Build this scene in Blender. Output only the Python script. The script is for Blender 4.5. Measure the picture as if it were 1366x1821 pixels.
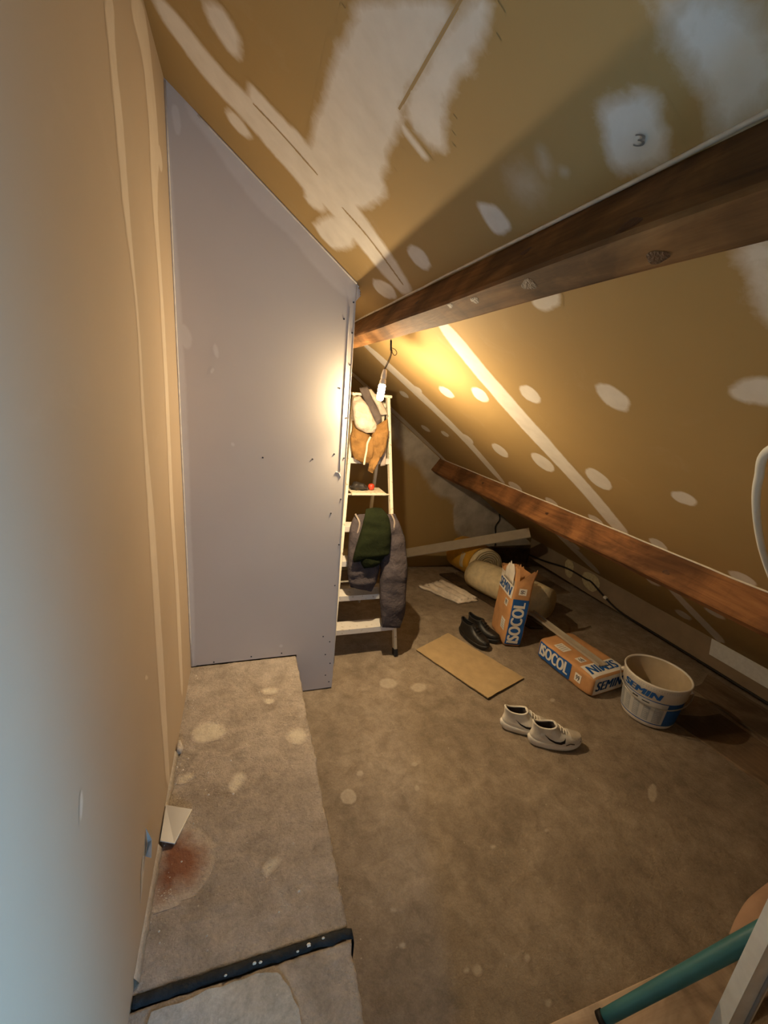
import bpy, bmesh, math, random
import numpy as np
from mathutils import Vector, Matrix, noise
from mathutils.bvhtree import BVHTree
random.seed(7)
for o in list(bpy.data.objects):
    bpy.data.objects.remove(o)
scene = bpy.context.scene
COL = scene.collection

# ---------------------------------------------------------------- camera
CAM_H = 1.7
FOCAL_PX = 755.0
cam_data = bpy.data.cameras.new('camera')
cam_data.sensor_fit = 'VERTICAL'
cam_data.sensor_height = 24.0
cam_data.lens = FOCAL_PX / 1821.0 * 24.0
cam_data.clip_start = 0.02
cam = bpy.data.objects.new('camera', cam_data)
COL.objects.link(cam)
right = Vector((0.9493106, -0.3026882, 0.0847893))
up = Vector((0.0060106, 0.2871680, 0.9578614))
back = Vector((-0.3142821, -0.9087983, 0.2744310))
m = Matrix((right, up, back)).transposed().to_4x4()
m.translation = (0, 0, CAM_H)
cam.matrix_world = m
scene.camera = cam

# ---------------------------------------------------------------- light of day, exposure
world = bpy.data.worlds.new('overcast_sky')
scene.world = world
world.use_nodes = True
bgn = world.node_tree.nodes['Background']
bgn.inputs['Color'].default_value = (0.22, 0.54, 1.0, 1)
bgn.inputs['Strength'].default_value = 98.0

BACK_Y = -1.3
WIN = (0.00, 0.23, 1.05, 1.50)        # added window, unseen behind the camera, for daylight on the panel: x0, x1, z0, z1
ROOF_WIN = (1.00, 1.65, -0.95, -0.35)  # added roof window, unseen behind the camera, for daylight on the left wall: x0, x1, y0, y1


def portal(name, loc, rot, sx, sy):
    """tells Cycles where the sky looks in; gives no light of its own"""
    l = bpy.data.lights.new(name, 'AREA')
    l.shape = 'RECTANGLE'
    l.size, l.size_y = sx, sy
    l.cycles.is_portal = True
    o = bpy.data.objects.new(name, l)
    COL.objects.link(o)
    o.location = loc
    o.rotation_euler = rot


portal('window_portal', ((WIN[0] + WIN[1]) / 2, BACK_Y - 0.02, (WIN[2] + WIN[3]) / 2), (math.radians(90), 0, 0), WIN[1] - WIN[0], WIN[3] - WIN[2])
_xm = (ROOF_WIN[0] + ROOF_WIN[1]) / 2
_sl = math.atan(0.7353532)
portal('roof_window_portal', (_xm + .03 * math.sin(_sl), (ROOF_WIN[2] + ROOF_WIN[3]) / 2, 2.5137352 - 0.7353532 * _xm + .03 * math.cos(_sl)), (0, _sl, 0), (ROOF_WIN[1] - ROOF_WIN[0]) / math.cos(_sl), ROOF_WIN[3] - ROOF_WIN[2])

BULB_STRENGTH = 60.0      # glow of the glass
BULB_WATTS = 36.0         # light of the lamp
BULB_COLOR = (1.0, 0.76, 0.46)

vs = scene.view_settings
vs.view_transform = 'Standard'
vs.look = 'None'
vs.gamma = 1.0
vs.exposure = 0.0
vs.use_curve_mapping = False

# ---------------------------------------------------------------- geometry of the room
T = 0.7353532            # slope of the ceiling
C0 = 2.5137352
ANG = math.atan(T)
SN, CS = math.sin(ANG), math.cos(ANG)
LEFT_X = -0.262
PANEL_Y = 2.066
PANEL_X = 0.491
GABLE_Y = 4.05
STEP_Z = 0.245
STEP_X = 0.272
KNEE_X = 3.08
N_IN = Vector((-SN, 0, -CS))     # from the ceiling into the room
U_DN = Vector((CS, 0, -SN))      # down the slope


def cz(x):
    return C0 - T * x


def fz(y):
    """height of the rough floor, which drops a little towards the gable"""
    return 0.0 if y < 2.5 else -0.16 * (y - 2.5) / (GABLE_Y - 2.5)


# ---------------------------------------------------------------- materials
MATS = {}


def mat(name, build):
    m = bpy.data.materials.new(name)
    m.use_nodes = True
    nt = m.node_tree
    b = nt.nodes['Principled BSDF']
    build(nt, b)
    MATS[name] = m
    return m


def coords(nt, scale=(1, 1, 1), kind='Object'):
    tc = nt.nodes.new('ShaderNodeTexCoord')
    mp = nt.nodes.new('ShaderNodeMapping')
    mp.inputs['Scale'].default_value = scale
    nt.links.new(tc.outputs[kind], mp.inputs['Vector'])
    return mp.outputs['Vector']


def world_coords(nt, scale=(1, 1, 1)):
    g = nt.nodes.new('ShaderNodeNewGeometry')
    mp = nt.nodes.new('ShaderNodeMapping')
    mp.inputs['Scale'].default_value = scale
    nt.links.new(g.outputs['Position'], mp.inputs['Vector'])
    return mp.outputs['Vector']


def noise_tex(nt, vec, scale, detail=4, rough=0.55, dist=0.0):
    n = nt.nodes.new('ShaderNodeTexNoise')
    n.inputs['Scale'].default_value = scale
    n.inputs['Detail'].default_value = detail
    n.inputs['Roughness'].default_value = rough
    n.inputs['Distortion'].default_value = dist
    if vec is not None:
        nt.links.new(vec, n.inputs['Vector'])
    return n.outputs['Fac']


def ramp(nt, fac, stops):
    r = nt.nodes.new('ShaderNodeValToRGB')
    els = r.color_ramp.elements
    while len(els) < len(stops):
        els.new(0.5)
    for e, (p, c) in zip(els, stops):
        e.position = p
        e.color = (c[0], c[1], c[2], 1)
    nt.links.new(fac, r.inputs['Fac'])
    return r.outputs['Color']


def mix(nt, a, b, fac, mode='MIX'):
    n = nt.nodes.new('ShaderNodeMix')
    n.data_type = 'RGBA'
    n.blend_type = mode
    for sock, v in ((n.inputs[0], fac), (n.inputs[6], a), (n.inputs[7], b)):
        if isinstance(v, (int, float)):
            sock.default_value = v
        elif isinstance(v, tuple):
            sock.default_value = (v[0], v[1], v[2], 1)
        else:
            nt.links.new(v, sock)
    return n.outputs[2]


def bump(nt, b, h, strength, dist=0.01):
    n = nt.nodes.new('ShaderNodeBump')
    n.inputs['Strength'].default_value = strength
    n.inputs['Distance'].default_value = dist
    nt.links.new(h, n.inputs['Height'])
    nt.links.new(n.outputs['Normal'], b.inputs['Normal'])


def simple(name, col, rough=0.7, var=0.15, scale=20.0, bmp=0.0, metal=0.0, spec=0.3, bscale=None):
    def build(nt, b):
        v = coords(nt)
        f = noise_tex(nt, v, scale, 5)
        d = tuple(max(0, c * (1 - var)) for c in col)
        l = tuple(min(1, c * (1 + var)) for c in col)
        nt.links.new(ramp(nt, f, [(0.3, d), (0.7, l)]), b.inputs['Base Color'])
        b.inputs['Roughness'].default_value = rough
        b.inputs['Metallic'].default_value = metal
        b.inputs['Specular IOR Level'].default_value = spec
        if bmp:
            bump(nt, b, noise_tex(nt, v, bscale or scale * 3, 5), bmp)
    return mat(name, build)


def board_color(nt, v, dark, light, scuff):
    base = ramp(nt, noise_tex(nt, v, 1.6, 3), [(0.3, dark), (0.7, light)])
    sc = ramp(nt, noise_tex(nt, v, 5.0, 6, 0.65, 0.6), [(0.60, (0, 0, 0)), (0.78, (1, 1, 1))])
    m2 = nt.nodes.new('ShaderNodeMath'); m2.operation = 'MULTIPLY'; m2.inputs[1].default_value = 0.16
    nt.links.new(sc, m2.inputs[0])
    return mix(nt, base, scuff, m2.outputs[0])


def board_material(name, *cols):
    def build(nt, b):
        v = world_coords(nt)
        nt.links.new(board_color(nt, v, *cols), b.inputs['Base Color'])
        b.inputs['Roughness'].default_value = 0.78
        b.inputs['Specular IOR Level'].default_value = 0.25
        bump(nt, b, noise_tex(nt, v, 160, 3), 0.06, 0.002)
    return mat(name, build)


IVORY = ((0.365, 0.248, 0.100), (0.405, 0.275, 0.113), (0.56, 0.47, 0.33))
BEIGE = ((0.43, 0.33, 0.225), (0.46, 0.355, 0.245), (0.52, 0.425, 0.32))
GREY = ((0.64, 0.575, 0.50), (0.68, 0.615, 0.54), (0.70, 0.64, 0.575))
board_material('ivory_board', *IVORY)
board_material('wall_board', *BEIGE)
board_material('grey_board', *GREY)


def concrete_color(nt, v, dark, midc, light, speck, sscale):
    base = ramp(nt, noise_tex(nt, v, 2.2, 7, 0.62, 0.3), [(0.28, dark), (0.5, midc), (0.72, light)])
    fine = ramp(nt, noise_tex(nt, v, sscale, 4, 0.7), [(0.3, (0.80, 0.80, 0.80)), (0.7, (1.15, 1.15, 1.15))])
    blot = ramp(nt, noise_tex(nt, v, 13, 6, 0.7, 0.4), [(0.35, (0.70, 0.69, 0.67)), (0.65, (1.20, 1.21, 1.22))])
    base = mix(nt, base, blot, 0.8, 'MULTIPLY')
    c = mix(nt, base, fine, 0.8, 'MULTIPLY')
    vo = nt.nodes.new('ShaderNodeTexVoronoi'); vo.inputs['Scale'].default_value = 38
    nt.links.new(v, vo.inputs['Vector'])
    sp = ramp(nt, vo.outputs['Distance'], [(0.05, (1, 1, 1)), (0.12, (0, 0, 0))])
    gate = ramp(nt, noise_tex(nt, v, 9, 2), [(0.55, (0, 0, 0)), (0.65, (1, 1, 1))])
    sp2 = mix(nt, sp, gate, 1.0, 'MULTIPLY')
    return mix(nt, c, speck, sp2)


def concrete_bump(nt, b, v, bmp, pits=False):
    h1 = noise_tex(nt, v, 70, 6, 0.75)
    h2 = noise_tex(nt, v, 9, 5, 0.6)
    ad = nt.nodes.new('ShaderNodeMath'); ad.operation = 'ADD'
    nt.links.new(h1, ad.inputs[0]); nt.links.new(h2, ad.inputs[1])
    if pits:
        vo = nt.nodes.new('ShaderNodeTexVoronoi'); vo.inputs['Scale'].default_value = 95
        nt.links.new(v, vo.inputs['Vector'])
        pit = ramp(nt, vo.outputs['Distance'], [(0.08, (0, 0, 0)), (0.30, (.16, .16, .16))])
        a2 = nt.nodes.new('ShaderNodeMath'); a2.operation = 'ADD'
        nt.links.new(ad.outputs[0], a2.inputs[0]); nt.links.new(pit, a2.inputs[1])
        ad = a2
    bump(nt, b, ad.outputs[0], bmp, 0.012)


FLOOR_C = ((0.235, 0.182, 0.128), (0.315, 0.248, 0.178), (0.405, 0.328, 0.242), (0.56, 0.49, 0.38), 150)
STEP_C = ((0.40, 0.325, 0.25), (0.53, 0.44, 0.35), (0.64, 0.545, 0.45), (0.66, 0.60, 0.50), 110)


def mark_material(name, ground, c1, c2, strength=1.0, nscale=14.0, rough=0.8, edge=0.9):
    """joint compound or stain that thins out to its ground towards the rim (attribute 'fade')"""
    def build(nt, b):
        v = world_coords(nt)
        gc = board_color(nt, v, *ground) if len(ground) == 3 else concrete_color(nt, v, *ground)
        top = ramp(nt, noise_tex(nt, v, nscale, 5), [(0.3, c1), (0.7, c2)])
        at = nt.nodes.new('ShaderNodeAttribute'); at.attribute_name = 'fade'
        nz = noise_tex(nt, v, nscale * 2.2, 6, 0.65, 0.5)
        a = nt.nodes.new('ShaderNodeMath'); a.operation = 'MULTIPLY_ADD'
        nt.links.new(nz, a.inputs[0]); a.inputs[1].default_value = edge; a.inputs[2].default_value = -0.12 - 0.5 * edge
        s = nt.nodes.new('ShaderNodeMath'); s.operation = 'MULTIPLY_ADD'
        nt.links.new(at.outputs['Fac'], s.inputs[0]); s.inputs[1].default_value = 1.4
        nt.links.new(a.outputs[0], s.inputs[2])
        s.use_clamp = True
        k = nt.nodes.new('ShaderNodeMath'); k.operation = 'MULTIPLY'
        nt.links.new(s.outputs[0], k.inputs[0]); k.inputs[1].default_value = strength
        nt.links.new(mix(nt, gc, top, k.outputs[0]), b.inputs['Base Color'])
        b.inputs['Roughness'].default_value = rough
        b.inputs['Specular IOR Level'].default_value = 0.25
        if len(ground) == 3:
            bump(nt, b, noise_tex(nt, v, 60, 5, 0.7), 0.05, 0.004)
        else:
            concrete_bump(nt, b, v, 0.8, True)
    return mat(name, build)


mark_material('compound', IVORY, (0.66, 0.62, 0.55), (0.75, 0.71, 0.64), 0.95)
mark_material('compound_thin', IVORY, (0.58, 0.54, 0.47), (0.64, 0.60, 0.53), 0.35)
mark_material('panel_compound', GREY, (0.76, 0.71, 0.64), (0.81, 0.76, 0.69), 0.75)
mark_material('wall_compound', BEIGE, (0.60, 0.50, 0.38), (0.66, 0.56, 0.43), 0.8)
mark_material('gable_compound', IVORY, (0.34, 0.31, 0.26), (0.60, 0.56, 0.49), 0.8, 7.0)
mark_material('splash', STEP_C, (0.58, 0.50, 0.38), (0.70, 0.62, 0.48), 0.9, 30.0, edge=1.3)
mark_material('floor_splash', FLOOR_C, (0.46, 0.38, 0.29), (0.56, 0.48, 0.37), 0.7, 40.0, edge=1.3)
mark_material('seam', IVORY, (0.30, 0.24, 0.16), (0.36, 0.29, 0.20), 0.8)
mark_material('rust', STEP_C, (0.21, 0.075, 0.035), (0.29, 0.12, 0.06), 0.95, 8.0)


def concrete(name, cols, bmp=0.5, pits=False):
    def build(nt, b):
        v = world_coords(nt)
        nt.links.new(concrete_color(nt, v, *cols), b.inputs['Base Color'])
        b.inputs['Roughness'].default_value = 0.85
        b.inputs['Specular IOR Level'].default_value = 0.25
        concrete_bump(nt, b, v, bmp, pits)
    return mat(name, build)


concrete('floor_concrete', FLOOR_C, 0.8)
concrete('step_concrete', STEP_C, 1.1, True)
concrete('screed', ((0.40, 0.37, 0.32), (0.47, 0.44, 0.39), (0.55, 0.52, 0.47), (0.64, 0.61, 0.55), 110), 0.6)



def wood(name, dark, midc, light, along='y', bmp=0.25, knots=True):
    sc = {'y': (9, 0.7, 9), 'x': (0.7, 9, 9), 'z': (9, 9, 0.7)}[along]
    ks = {'y': (3.2, 1.1, 3.2), 'x': (1.1, 3.2, 3.2), 'z': (3.2, 3.2, 1.1)}[along]
    def build(nt, b):
        v = coords(nt, sc)
        g = noise_tex(nt, v, 3.0, 8, 0.65, 1.4)
        base = ramp(nt, g, [(0.25, dark), (0.5, midc), (0.75, light)])
        if knots:
            vo = nt.nodes.new('ShaderNodeTexVoronoi'); vo.inputs['Scale'].default_value = 1.0
            nt.links.new(coords(nt, ks), vo.inputs['Vector'])
            k = ramp(nt, vo.outputs['Distance'], [(0.05, (1, 1, 1)), (0.13, (0, 0, 0))])
            base = mix(nt, base, tuple(c * 0.45 for c in dark), k)
        st = ramp(nt, noise_tex(nt, coords(nt), 2.6, 5, 0.6, 0.8), [(0.40, (0.32, 0.30, 0.28)), (0.60, (1.08, 1.05, 1.0))])
        base = mix(nt, base, st, 0.85, 'MULTIPLY')
        nt.links.new(base, b.inputs['Base Color'])
        b.inputs['Roughness'].default_value = 0.75
        b.inputs['Specular IOR Level'].default_value = 0.25
        bump(nt, b, g, bmp, 0.006)
    return mat(name, build)


wood('beam_wood', (0.12, 0.056, 0.020), (0.25, 0.125, 0.045), (0.36, 0.195, 0.075))
wood('purlin_wood', (0.12, 0.05, 0.018), (0.24, 0.108, 0.040), (0.32, 0.155, 0.060))
wood('dusty_plank', (0.16, 0.11, 0.068), (0.22, 0.155, 0.098), (0.27, 0.195, 0.125), knots=False)
wood('dark_plank', (0.055, 0.035, 0.02), (0.09, 0.06, 0.035), (0.12, 0.085, 0.05), knots=False)
wood('pale_timber', (0.40, 0.30, 0.22), (0.50, 0.39, 0.29), (0.56, 0.45, 0.34), 'x', 0.1, False)
simple('knee_board', (0.21, 0.155, 0.10), 0.8, 0.12, 6)
simple('tape_yellow', (0.40, 0.34, 0.20), 0.6, 0.2, 40, 0.3)
simple('bead_white', (0.66, 0.60, 0.52), 0.6, 0.12, 30)
simple('white_paint', (0.72, 0.66, 0.52), 0.5, 0.1, 30)
simple('black_rubber', (0.012, 0.012, 0.013), 0.6, 0.3, 40, 0.2)
simple('bitumen', (0.016, 0.018, 0.020), 0.7, 0.5, 30, 0.6)
simple('screw_dark', (0.05, 0.05, 0.055), 0.5, 0.1, 40, metal=0.5)


def speckled(name, base, speck, amount=0.56, scale=70, rough=0.5, metal=0.0):
    def build(nt, b):
        v = coords(nt)
        f = ramp(nt, noise_tex(nt, v, scale, 5, 0.7), [(amount, (0, 0, 0)), (amount + 0.05, (1, 1, 1))])
        nt.links.new(mix(nt, base, speck, f), b.inputs['Base Color'])
        b.inputs['Roughness'].default_value = rough
        b.inputs['Metallic'].default_value = metal
        b.inputs['Specular IOR Level'].default_value = 0.3
    return mat(name, build)


speckled('ladder_paint', (0.74, 0.68, 0.52), (0.30, 0.24, 0.15), 0.60, 45)
speckled('tread_paint', (0.68, 0.60, 0.44), (0.24, 0.18, 0.11), 0.57, 38)
speckled('tread_metal', (0.62, 0.58, 0.52), (0.36, 0.30, 0.22), 0.60, 45, 0.45)


def cloth(name, col, weave=420, wr=0.5):
    def build(nt, b):
        v = coords(nt)
        d = tuple(c * 0.72 for c in col); l = tuple(min(1, c * 1.22) for c in col)
        nt.links.new(ramp(nt, noise_tex(nt, v, 12, 5), [(0.3, d), (0.7, l)]), b.inputs['Base Color'])
        b.inputs['Roughness'].default_value = 0.95
        b.inputs['Specular IOR Level'].default_value = 0.1
        b.inputs['Sheen Weight'].default_value = 0.0
        bump(nt, b, noise_tex(nt, v, 34, 5, 0.6, 0.6), wr, 0.012)
    return mat(name, build)


cloth('grey_cloth', (0.070, 0.058, 0.060), wr=0.8)
cloth('green_cloth', (0.0095, 0.0125, 0.004))
cloth('brown_cloth', (0.25, 0.135, 0.045), wr=0.9)
cloth('white_cloth', (0.50, 0.42, 0.33), wr=0.8)
cloth('dark_cloth', (0.11, 0.09, 0.08))
cloth('pink_cloth', (0.52, 0.42, 0.34))
cloth('paper_cloth', (0.80, 0.71, 0.60), wr=0.8)
simple('stripe_cream', (0.70, 0.60, 0.42), 0.8, 0.08, 20)
simple('stripe_dull', (0.26, 0.21, 0.17), 0.9, 0.1, 20)
simple('pencil', (0.20, 0.19, 0.17), 0.8, 0.2, 30)
simple('knot_dark', (0.07, 0.028, 0.010), 0.6, 0.4, 60, 0.3)
simple('plaster_pale', (0.62, 0.55, 0.45), 0.95, 0.15, 60)
simple('cardboard', (0.42, 0.30, 0.155), 0.85, 0.10, 14, 0.2)
simple('cardboard_edge', (0.20, 0.14, 0.07), 0.9, 0.3, 60)
simple('kraft', (0.55, 0.29, 0.125), 0.8, 0.14, 12, 0.25, bscale=26)
simple('bag_white', (0.78, 0.74, 0.66), 0.7, 0.08, 16, 0.2, bscale=26)
simple('ink_blue', (0.016, 0.095, 0.33), 0.6, 0.12, 30)
simple('ink_dark', (0.05, 0.06, 0.075), 0.7, 0.2, 30)
simple('print_white', (0.72, 0.69, 0.62), 0.7, 0.05, 30)
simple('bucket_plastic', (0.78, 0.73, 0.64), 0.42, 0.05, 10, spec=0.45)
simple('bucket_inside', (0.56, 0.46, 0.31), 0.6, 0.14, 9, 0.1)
simple('label_grey', (0.36, 0.38, 0.40), 0.5, 0.08, 40)
simple('label_pale', (0.54, 0.54, 0.52), 0.5, 0.08, 40)
simple('wire_metal', (0.42, 0.40, 0.36), 0.35, 0.1, 40, metal=0.8)
simple('sneaker_white', (0.70, 0.65, 0.56), 0.75, 0.10, 28, 0.15)
simple('sneaker_sole', (0.74, 0.69, 0.61), 0.6, 0.07, 24)
simple('sneaker_toe', (0.46, 0.40, 0.32), 0.8, 0.12, 28, 0.15)
simple('sneaker_lining', (0.07, 0.055, 0.05), 0.95, 0.3, 40)
simple('insole', (0.30, 0.22, 0.17), 0.95, 0.2, 40)
simple('shoe_black', (0.012, 0.011, 0.010), 0.45, 0.3, 24, 0.2, spec=0.4)
simple('shoe_black_matte', (0.006, 0.006, 0.006), 0.95, 0.3, 24)
simple('swoosh_black', (0.012, 0.010, 0.012), 0.6, 0.1, 20)
simple('plank_grey', (0.40, 0.345, 0.265), 0.75, 0.08, 10)
simple('plank_core', (0.62, 0.56, 0.46), 0.8, 0.08, 30)
simple('teal_pipe', (0.045, 0.17, 0.185), 0.45, 0.08, 10, spec=0.4)
simple('conduit_white', (0.74, 0.76, 0.72), 0.5, 0.04, 10)
simple('zinc', (0.70, 0.74, 0.74), 0.5, 0.12, 14)
simple('skin_board', (0.42, 0.27, 0.18), 0.8, 0.12, 10)
simple('film_clear', (0.27, 0.23, 0.19), 0.35, 0.05, 14, spec=0.5)
simple('tool_dark', (0.045, 0.038, 0.032), 0.5, 0.3, 30, metal=0.2)
simple('tool_red', (0.62, 0.055, 0.020), 0.4, 0.08, 20, spec=0.5)
simple('cable_black', (0.012, 0.010, 0.009), 0.6, 0.2, 30)
simple('cable_brown', (0.07, 0.05, 0.03), 0.6, 0.2, 30)
simple('socket_white', (0.70, 0.64, 0.54), 0.4, 0.05, 20, spec=0.5)
simple('torn_paper', (0.66, 0.66, 0.64), 0.9, 0.06, 30)
simple('plaster_core', (0.52, 0.45, 0.36), 0.95, 0.15, 60, 0.3)


def wool_spiral(nt, b):
    v = coords(nt)
    vl = nt.nodes.new('ShaderNodeVectorMath'); vl.operation = 'MULTIPLY'
    vl.inputs[1].default_value = (1, 0, 1)
    nt.links.new(v, vl.inputs[0])
    w = nt.nodes.new('ShaderNodeTexWave'); w.wave_type = 'RINGS'; w.rings_direction = 'SPHERICAL'
    w.inputs['Scale'].default_value = 14; w.inputs['Distortion'].default_value = 1.5
    w.inputs['Detail'].default_value = 3; w.inputs['Detail Scale'].default_value = 2
    nt.links.new(vl.outputs[0], w.inputs['Vector'])
    nt.links.new(ramp(nt, w.outputs['Fac'], [(0.1, (0.30, 0.23, 0.12)), (0.5, (0.54, 0.45, 0.28)), (0.9, (0.64, 0.55, 0.37))]), b.inputs['Base Color'])
    b.inputs['Roughness'].default_value = 0.95
    bump(nt, b, w.outputs['Fac'], 0.6, 0.01)


mat('wool_end', wool_spiral)
simple('wool', (0.72, 0.61, 0.38), 0.95, 0.12, 18, 0.5, bscale=40)
simple('wool_wrap', (0.68, 0.36, 0.04), 0.4, 0.12, 14, 0.2, spec=0.5)
simple('wrap_print', (0.60, 0.52, 0.36), 0.5, 0.1, 20)


def bulb_glow(nt, b):
    nt.nodes.remove(b)
    e = nt.nodes.new('ShaderNodeEmission')
    e.inputs['Color'].default_value = BULB_COLOR + (1,)
    e.inputs['Strength'].default_value = BULB_STRENGTH
    nt.links.new(e.outputs[0], nt.nodes['Material Output'].inputs['Surface'])


def bulb_mat():
    m = bpy.data.materials.new('bulb_glow'); m.use_nodes = True
    bulb_glow(m.node_tree, m.node_tree.nodes['Principled BSDF'])
    MATS['bulb_glow'] = m


bulb_mat()


def window_glass():
    m = bpy.data.materials.new('window_glass'); m.use_nodes = True
    nt = m.node_tree; nt.nodes.remove(nt.nodes['Principled BSDF'])
    t = nt.nodes.new('ShaderNodeBsdfTransparent'); g = nt.nodes.new('ShaderNodeBsdfGlossy')
    g.inputs['Roughness'].default_value = 0.02
    x = nt.nodes.new('ShaderNodeMixShader'); x.inputs[0].default_value = 0.06
    nt.links.new(t.outputs[0], x.inputs[1]); nt.links.new(g.outputs[0], x.inputs[2])
    nt.links.new(x.outputs[0], nt.nodes['Material Output'].inputs['Surface'])
    MATS['window_glass'] = m


window_glass()


# ---------------------------------------------------------------- builders
def link(name, me, material, parent=None, smooth=False):
    o = bpy.data.objects.new(name, me)
    COL.objects.link(o)
    if material:
        me.materials.append(MATS[material])
    if smooth:
        for p in me.polygons:
            p.use_smooth = True
    if parent:
        o.parent = parent
    return o


def mesh(name, verts, faces, material, parent=None, smooth=False):
    me = bpy.data.meshes.new(name)
    me.from_pydata([tuple(v) for v in verts], [], faces)
    bm = bmesh.new(); bm.from_mesh(me)
    bmesh.ops.recalc_face_normals(bm, faces=bm.faces)
    bm.to_mesh(me); bm.free()
    return link(name, me, material, parent, smooth)


def tag(o, label, cat, group=None, kind=None):
    o['label'] = label
    o['category'] = cat
    if group:
        o['group'] = group
    if kind:
        o['kind'] = kind
    return o


def thing(name, loc, label, cat, group=None):
    o = bpy.data.objects.new(name, None)
    o.empty_display_size = 0.05
    o.location = loc
    COL.objects.link(o)
    return tag(o, label, cat, group)


def under(o, parent):
    """make o (built in world coordinates) a part of parent, which sits at its own place"""
    o.parent = parent
    root = parent
    mw = Matrix.Identity(4)
    while root:
        mw = Matrix.LocRotScale(root.location, root.rotation_euler, root.scale) @ mw
        root = root.parent
    o.data.transform(mw.inverted())
    return o


def bevel(o, w, seg=2):
    md = o.modifiers.new('bevel', 'BEVEL'); md.width = w; md.segments = seg
    md.limit_method = 'ANGLE'; md.angle_limit = math.radians(40)
    return o


def hexa(name, pts, material, parent=None, bev=0.0):
    """box through eight points: four below, four above in the same order"""
    f = [(0, 1, 2, 3), (4, 5, 6, 7), (0, 1, 5, 4), (1, 2, 6, 5), (2, 3, 7, 6), (3, 0, 4, 7)]
    o = mesh(name, pts, f, material, None)
    if parent:
        under(o, parent)
    if bev:
        bevel(o, bev)
    return o


def box(name, lo, hi, material, parent=None, bev=0.0):
    x0, y0, z0 = lo; x1, y1, z1 = hi
    return hexa(name, [(x0, y0, z0), (x1, y0, z0), (x1, y1, z0), (x0, y1, z0),
                       (x0, y0, z1), (x1, y0, z1), (x1, y1, z1), (x0, y1, z1)], material, parent, bev)


def bar(name, a, b, w, d, material, parent=None, bev=0.0, side=None):
    """rectangular bar from a to b; w across 'side', d in the third direction"""
    a = Vector(a); b = Vector(b); ax = (b - a).normalized()
    s = Vector(side) if side else Vector((1, 0, 0))
    s = (s - ax * s.dot(ax)).normalized(); t = ax.cross(s)
    s *= w / 2; t *= d / 2
    return hexa(name, [a - s - t, a + s - t, a + s + t, a - s + t, b - s - t, b + s - t, b + s + t, b - s + t], material, parent, bev)


def spline(pts, n=6):
    """Catmull-Rom through points"""
    P = [Vector(p) for p in pts]
    P = [P[0] * 2 - P[1]] + P + [P[-1] * 2 - P[-2]]
    out = []
    for i in range(1, len(P) - 2):
        for k in range(n):
            t = k / n
            a, b, c, d = P[i - 1], P[i], P[i + 1], P[i + 2]
            out.append(0.5 * ((2 * b) + (c - a) * t + (2 * a - 5 * b + 4 * c - d) * t * t + (3 * b - a - 3 * c + d) * t ** 3))
    out.append(P[-2])
    return out


def tube(name, pts, r, material, parent=None, seg=8, n=6, curve=True):
    path = spline(pts, n) if curve and len(pts) > 2 else [Vector(p) for p in pts]
    V, F = [], []
    ref = Vector((0.3, 0.2, 0.93))
    for i, p in enumerate(path):
        d = (path[min(i + 1, len(path) - 1)] - path[max(i - 1, 0)]).normalized()
        s = d.cross(ref)
        if s.length < 1e-3:
            s = d.cross(Vector((1, 0, 0)))
        s.normalize(); t = d.cross(s)
        rr = r(i / (len(path) - 1)) if callable(r) else r
        for k in range(seg):
            a = 2 * math.pi * k / seg
            V.append(p + s * math.cos(a) * rr + t * math.sin(a) * rr)
    for i in range(len(path) - 1):
        for k in range(seg):
            F.append((i * seg + k, i * seg + (k + 1) % seg, (i + 1) * seg + (k + 1) % seg, (i + 1) * seg + k))
    F.append(tuple(range(seg))); F.append(tuple(range((len(path) - 1) * seg, len(path) * seg)))
    o = mesh(name, V, F, material, None, True)
    if parent:
        under(o, parent)
    return o


def loft(name, rings, material, parent=None, caps=True, smooth=True, closed=True):
    n = len(rings[0]); V = [v for r in rings for v in r]; F = []
    for i in range(len(rings) - 1):
        for k in range(n if closed else n - 1):
            F.append((i * n + k, i * n + (k + 1) % n, (i + 1) * n + (k + 1) % n, (i + 1) * n + k))
    if caps and closed:
        F.append(tuple(range(n))); F.append(tuple(range((len(rings) - 1) * n, len(rings) * n)))
    o = mesh(name, V, F, material, None, smooth)
    if parent:
        under(o, parent)
    return o


def garment(name, spine, material, parent=None, seed=0, wrinkle=0.008, wscale=16.0, seg=28, n=7, round_ends=True):
    """soft cloth body: spine = [(left point, right point, thickness)], lofted as flattened, wrinkled rings"""
    L = spline([s[0] for s in spine], n); R = spline([s[1] for s in spine], n)
    TH = [v.x for v in spline([(s[2], 0, 0) for s in spine], n)]
    rings = []
    m = len(L)
    for i in range(m):
        c = (L[i] + R[i]) / 2; h = (R[i] - L[i]) / 2
        d = (((L[min(i + 1, m - 1)] + R[min(i + 1, m - 1)]) - (L[max(i - 1, 0)] + R[max(i - 1, 0)]))).normalized()
        nrm = h.cross(d).normalized()
        e = min(1.0, 0.35 + 3.2 * min(i, m - 1 - i) / m) if round_ends else 1.0
        ring = []
        for k in range(seg):
            a = 2 * math.pi * k / seg
            ca, sa = math.cos(a), math.sin(a)
            x = math.copysign(abs(ca) ** 0.75, ca); y = math.copysign(abs(sa) ** 0.75, sa)
            p = c + h * x + nrm * (TH[i] * 0.5 * y * e)
            q = Vector((p.x * wscale + seed * 7.1, p.y * wscale, p.z * wscale * 0.55 + seed))
            w = noise.noise(q) + 0.6 * noise.noise(q * 2.1) + 0.9 * (0.5 - abs(noise.noise(Vector((q.x * .5, q.y * .5, q.z * 2.4)))) * 2.2)
            p += nrm * (w * wrinkle) * (1 if y > 0 else -1) * abs(y) + h.normalized() * (noise.noise(q * 0.8 + Vector((9, 4, 2))) * wrinkle * 0.8)
            ring.append(p)
        rings.append(ring)
    return loft(name, rings, material, parent)


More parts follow.
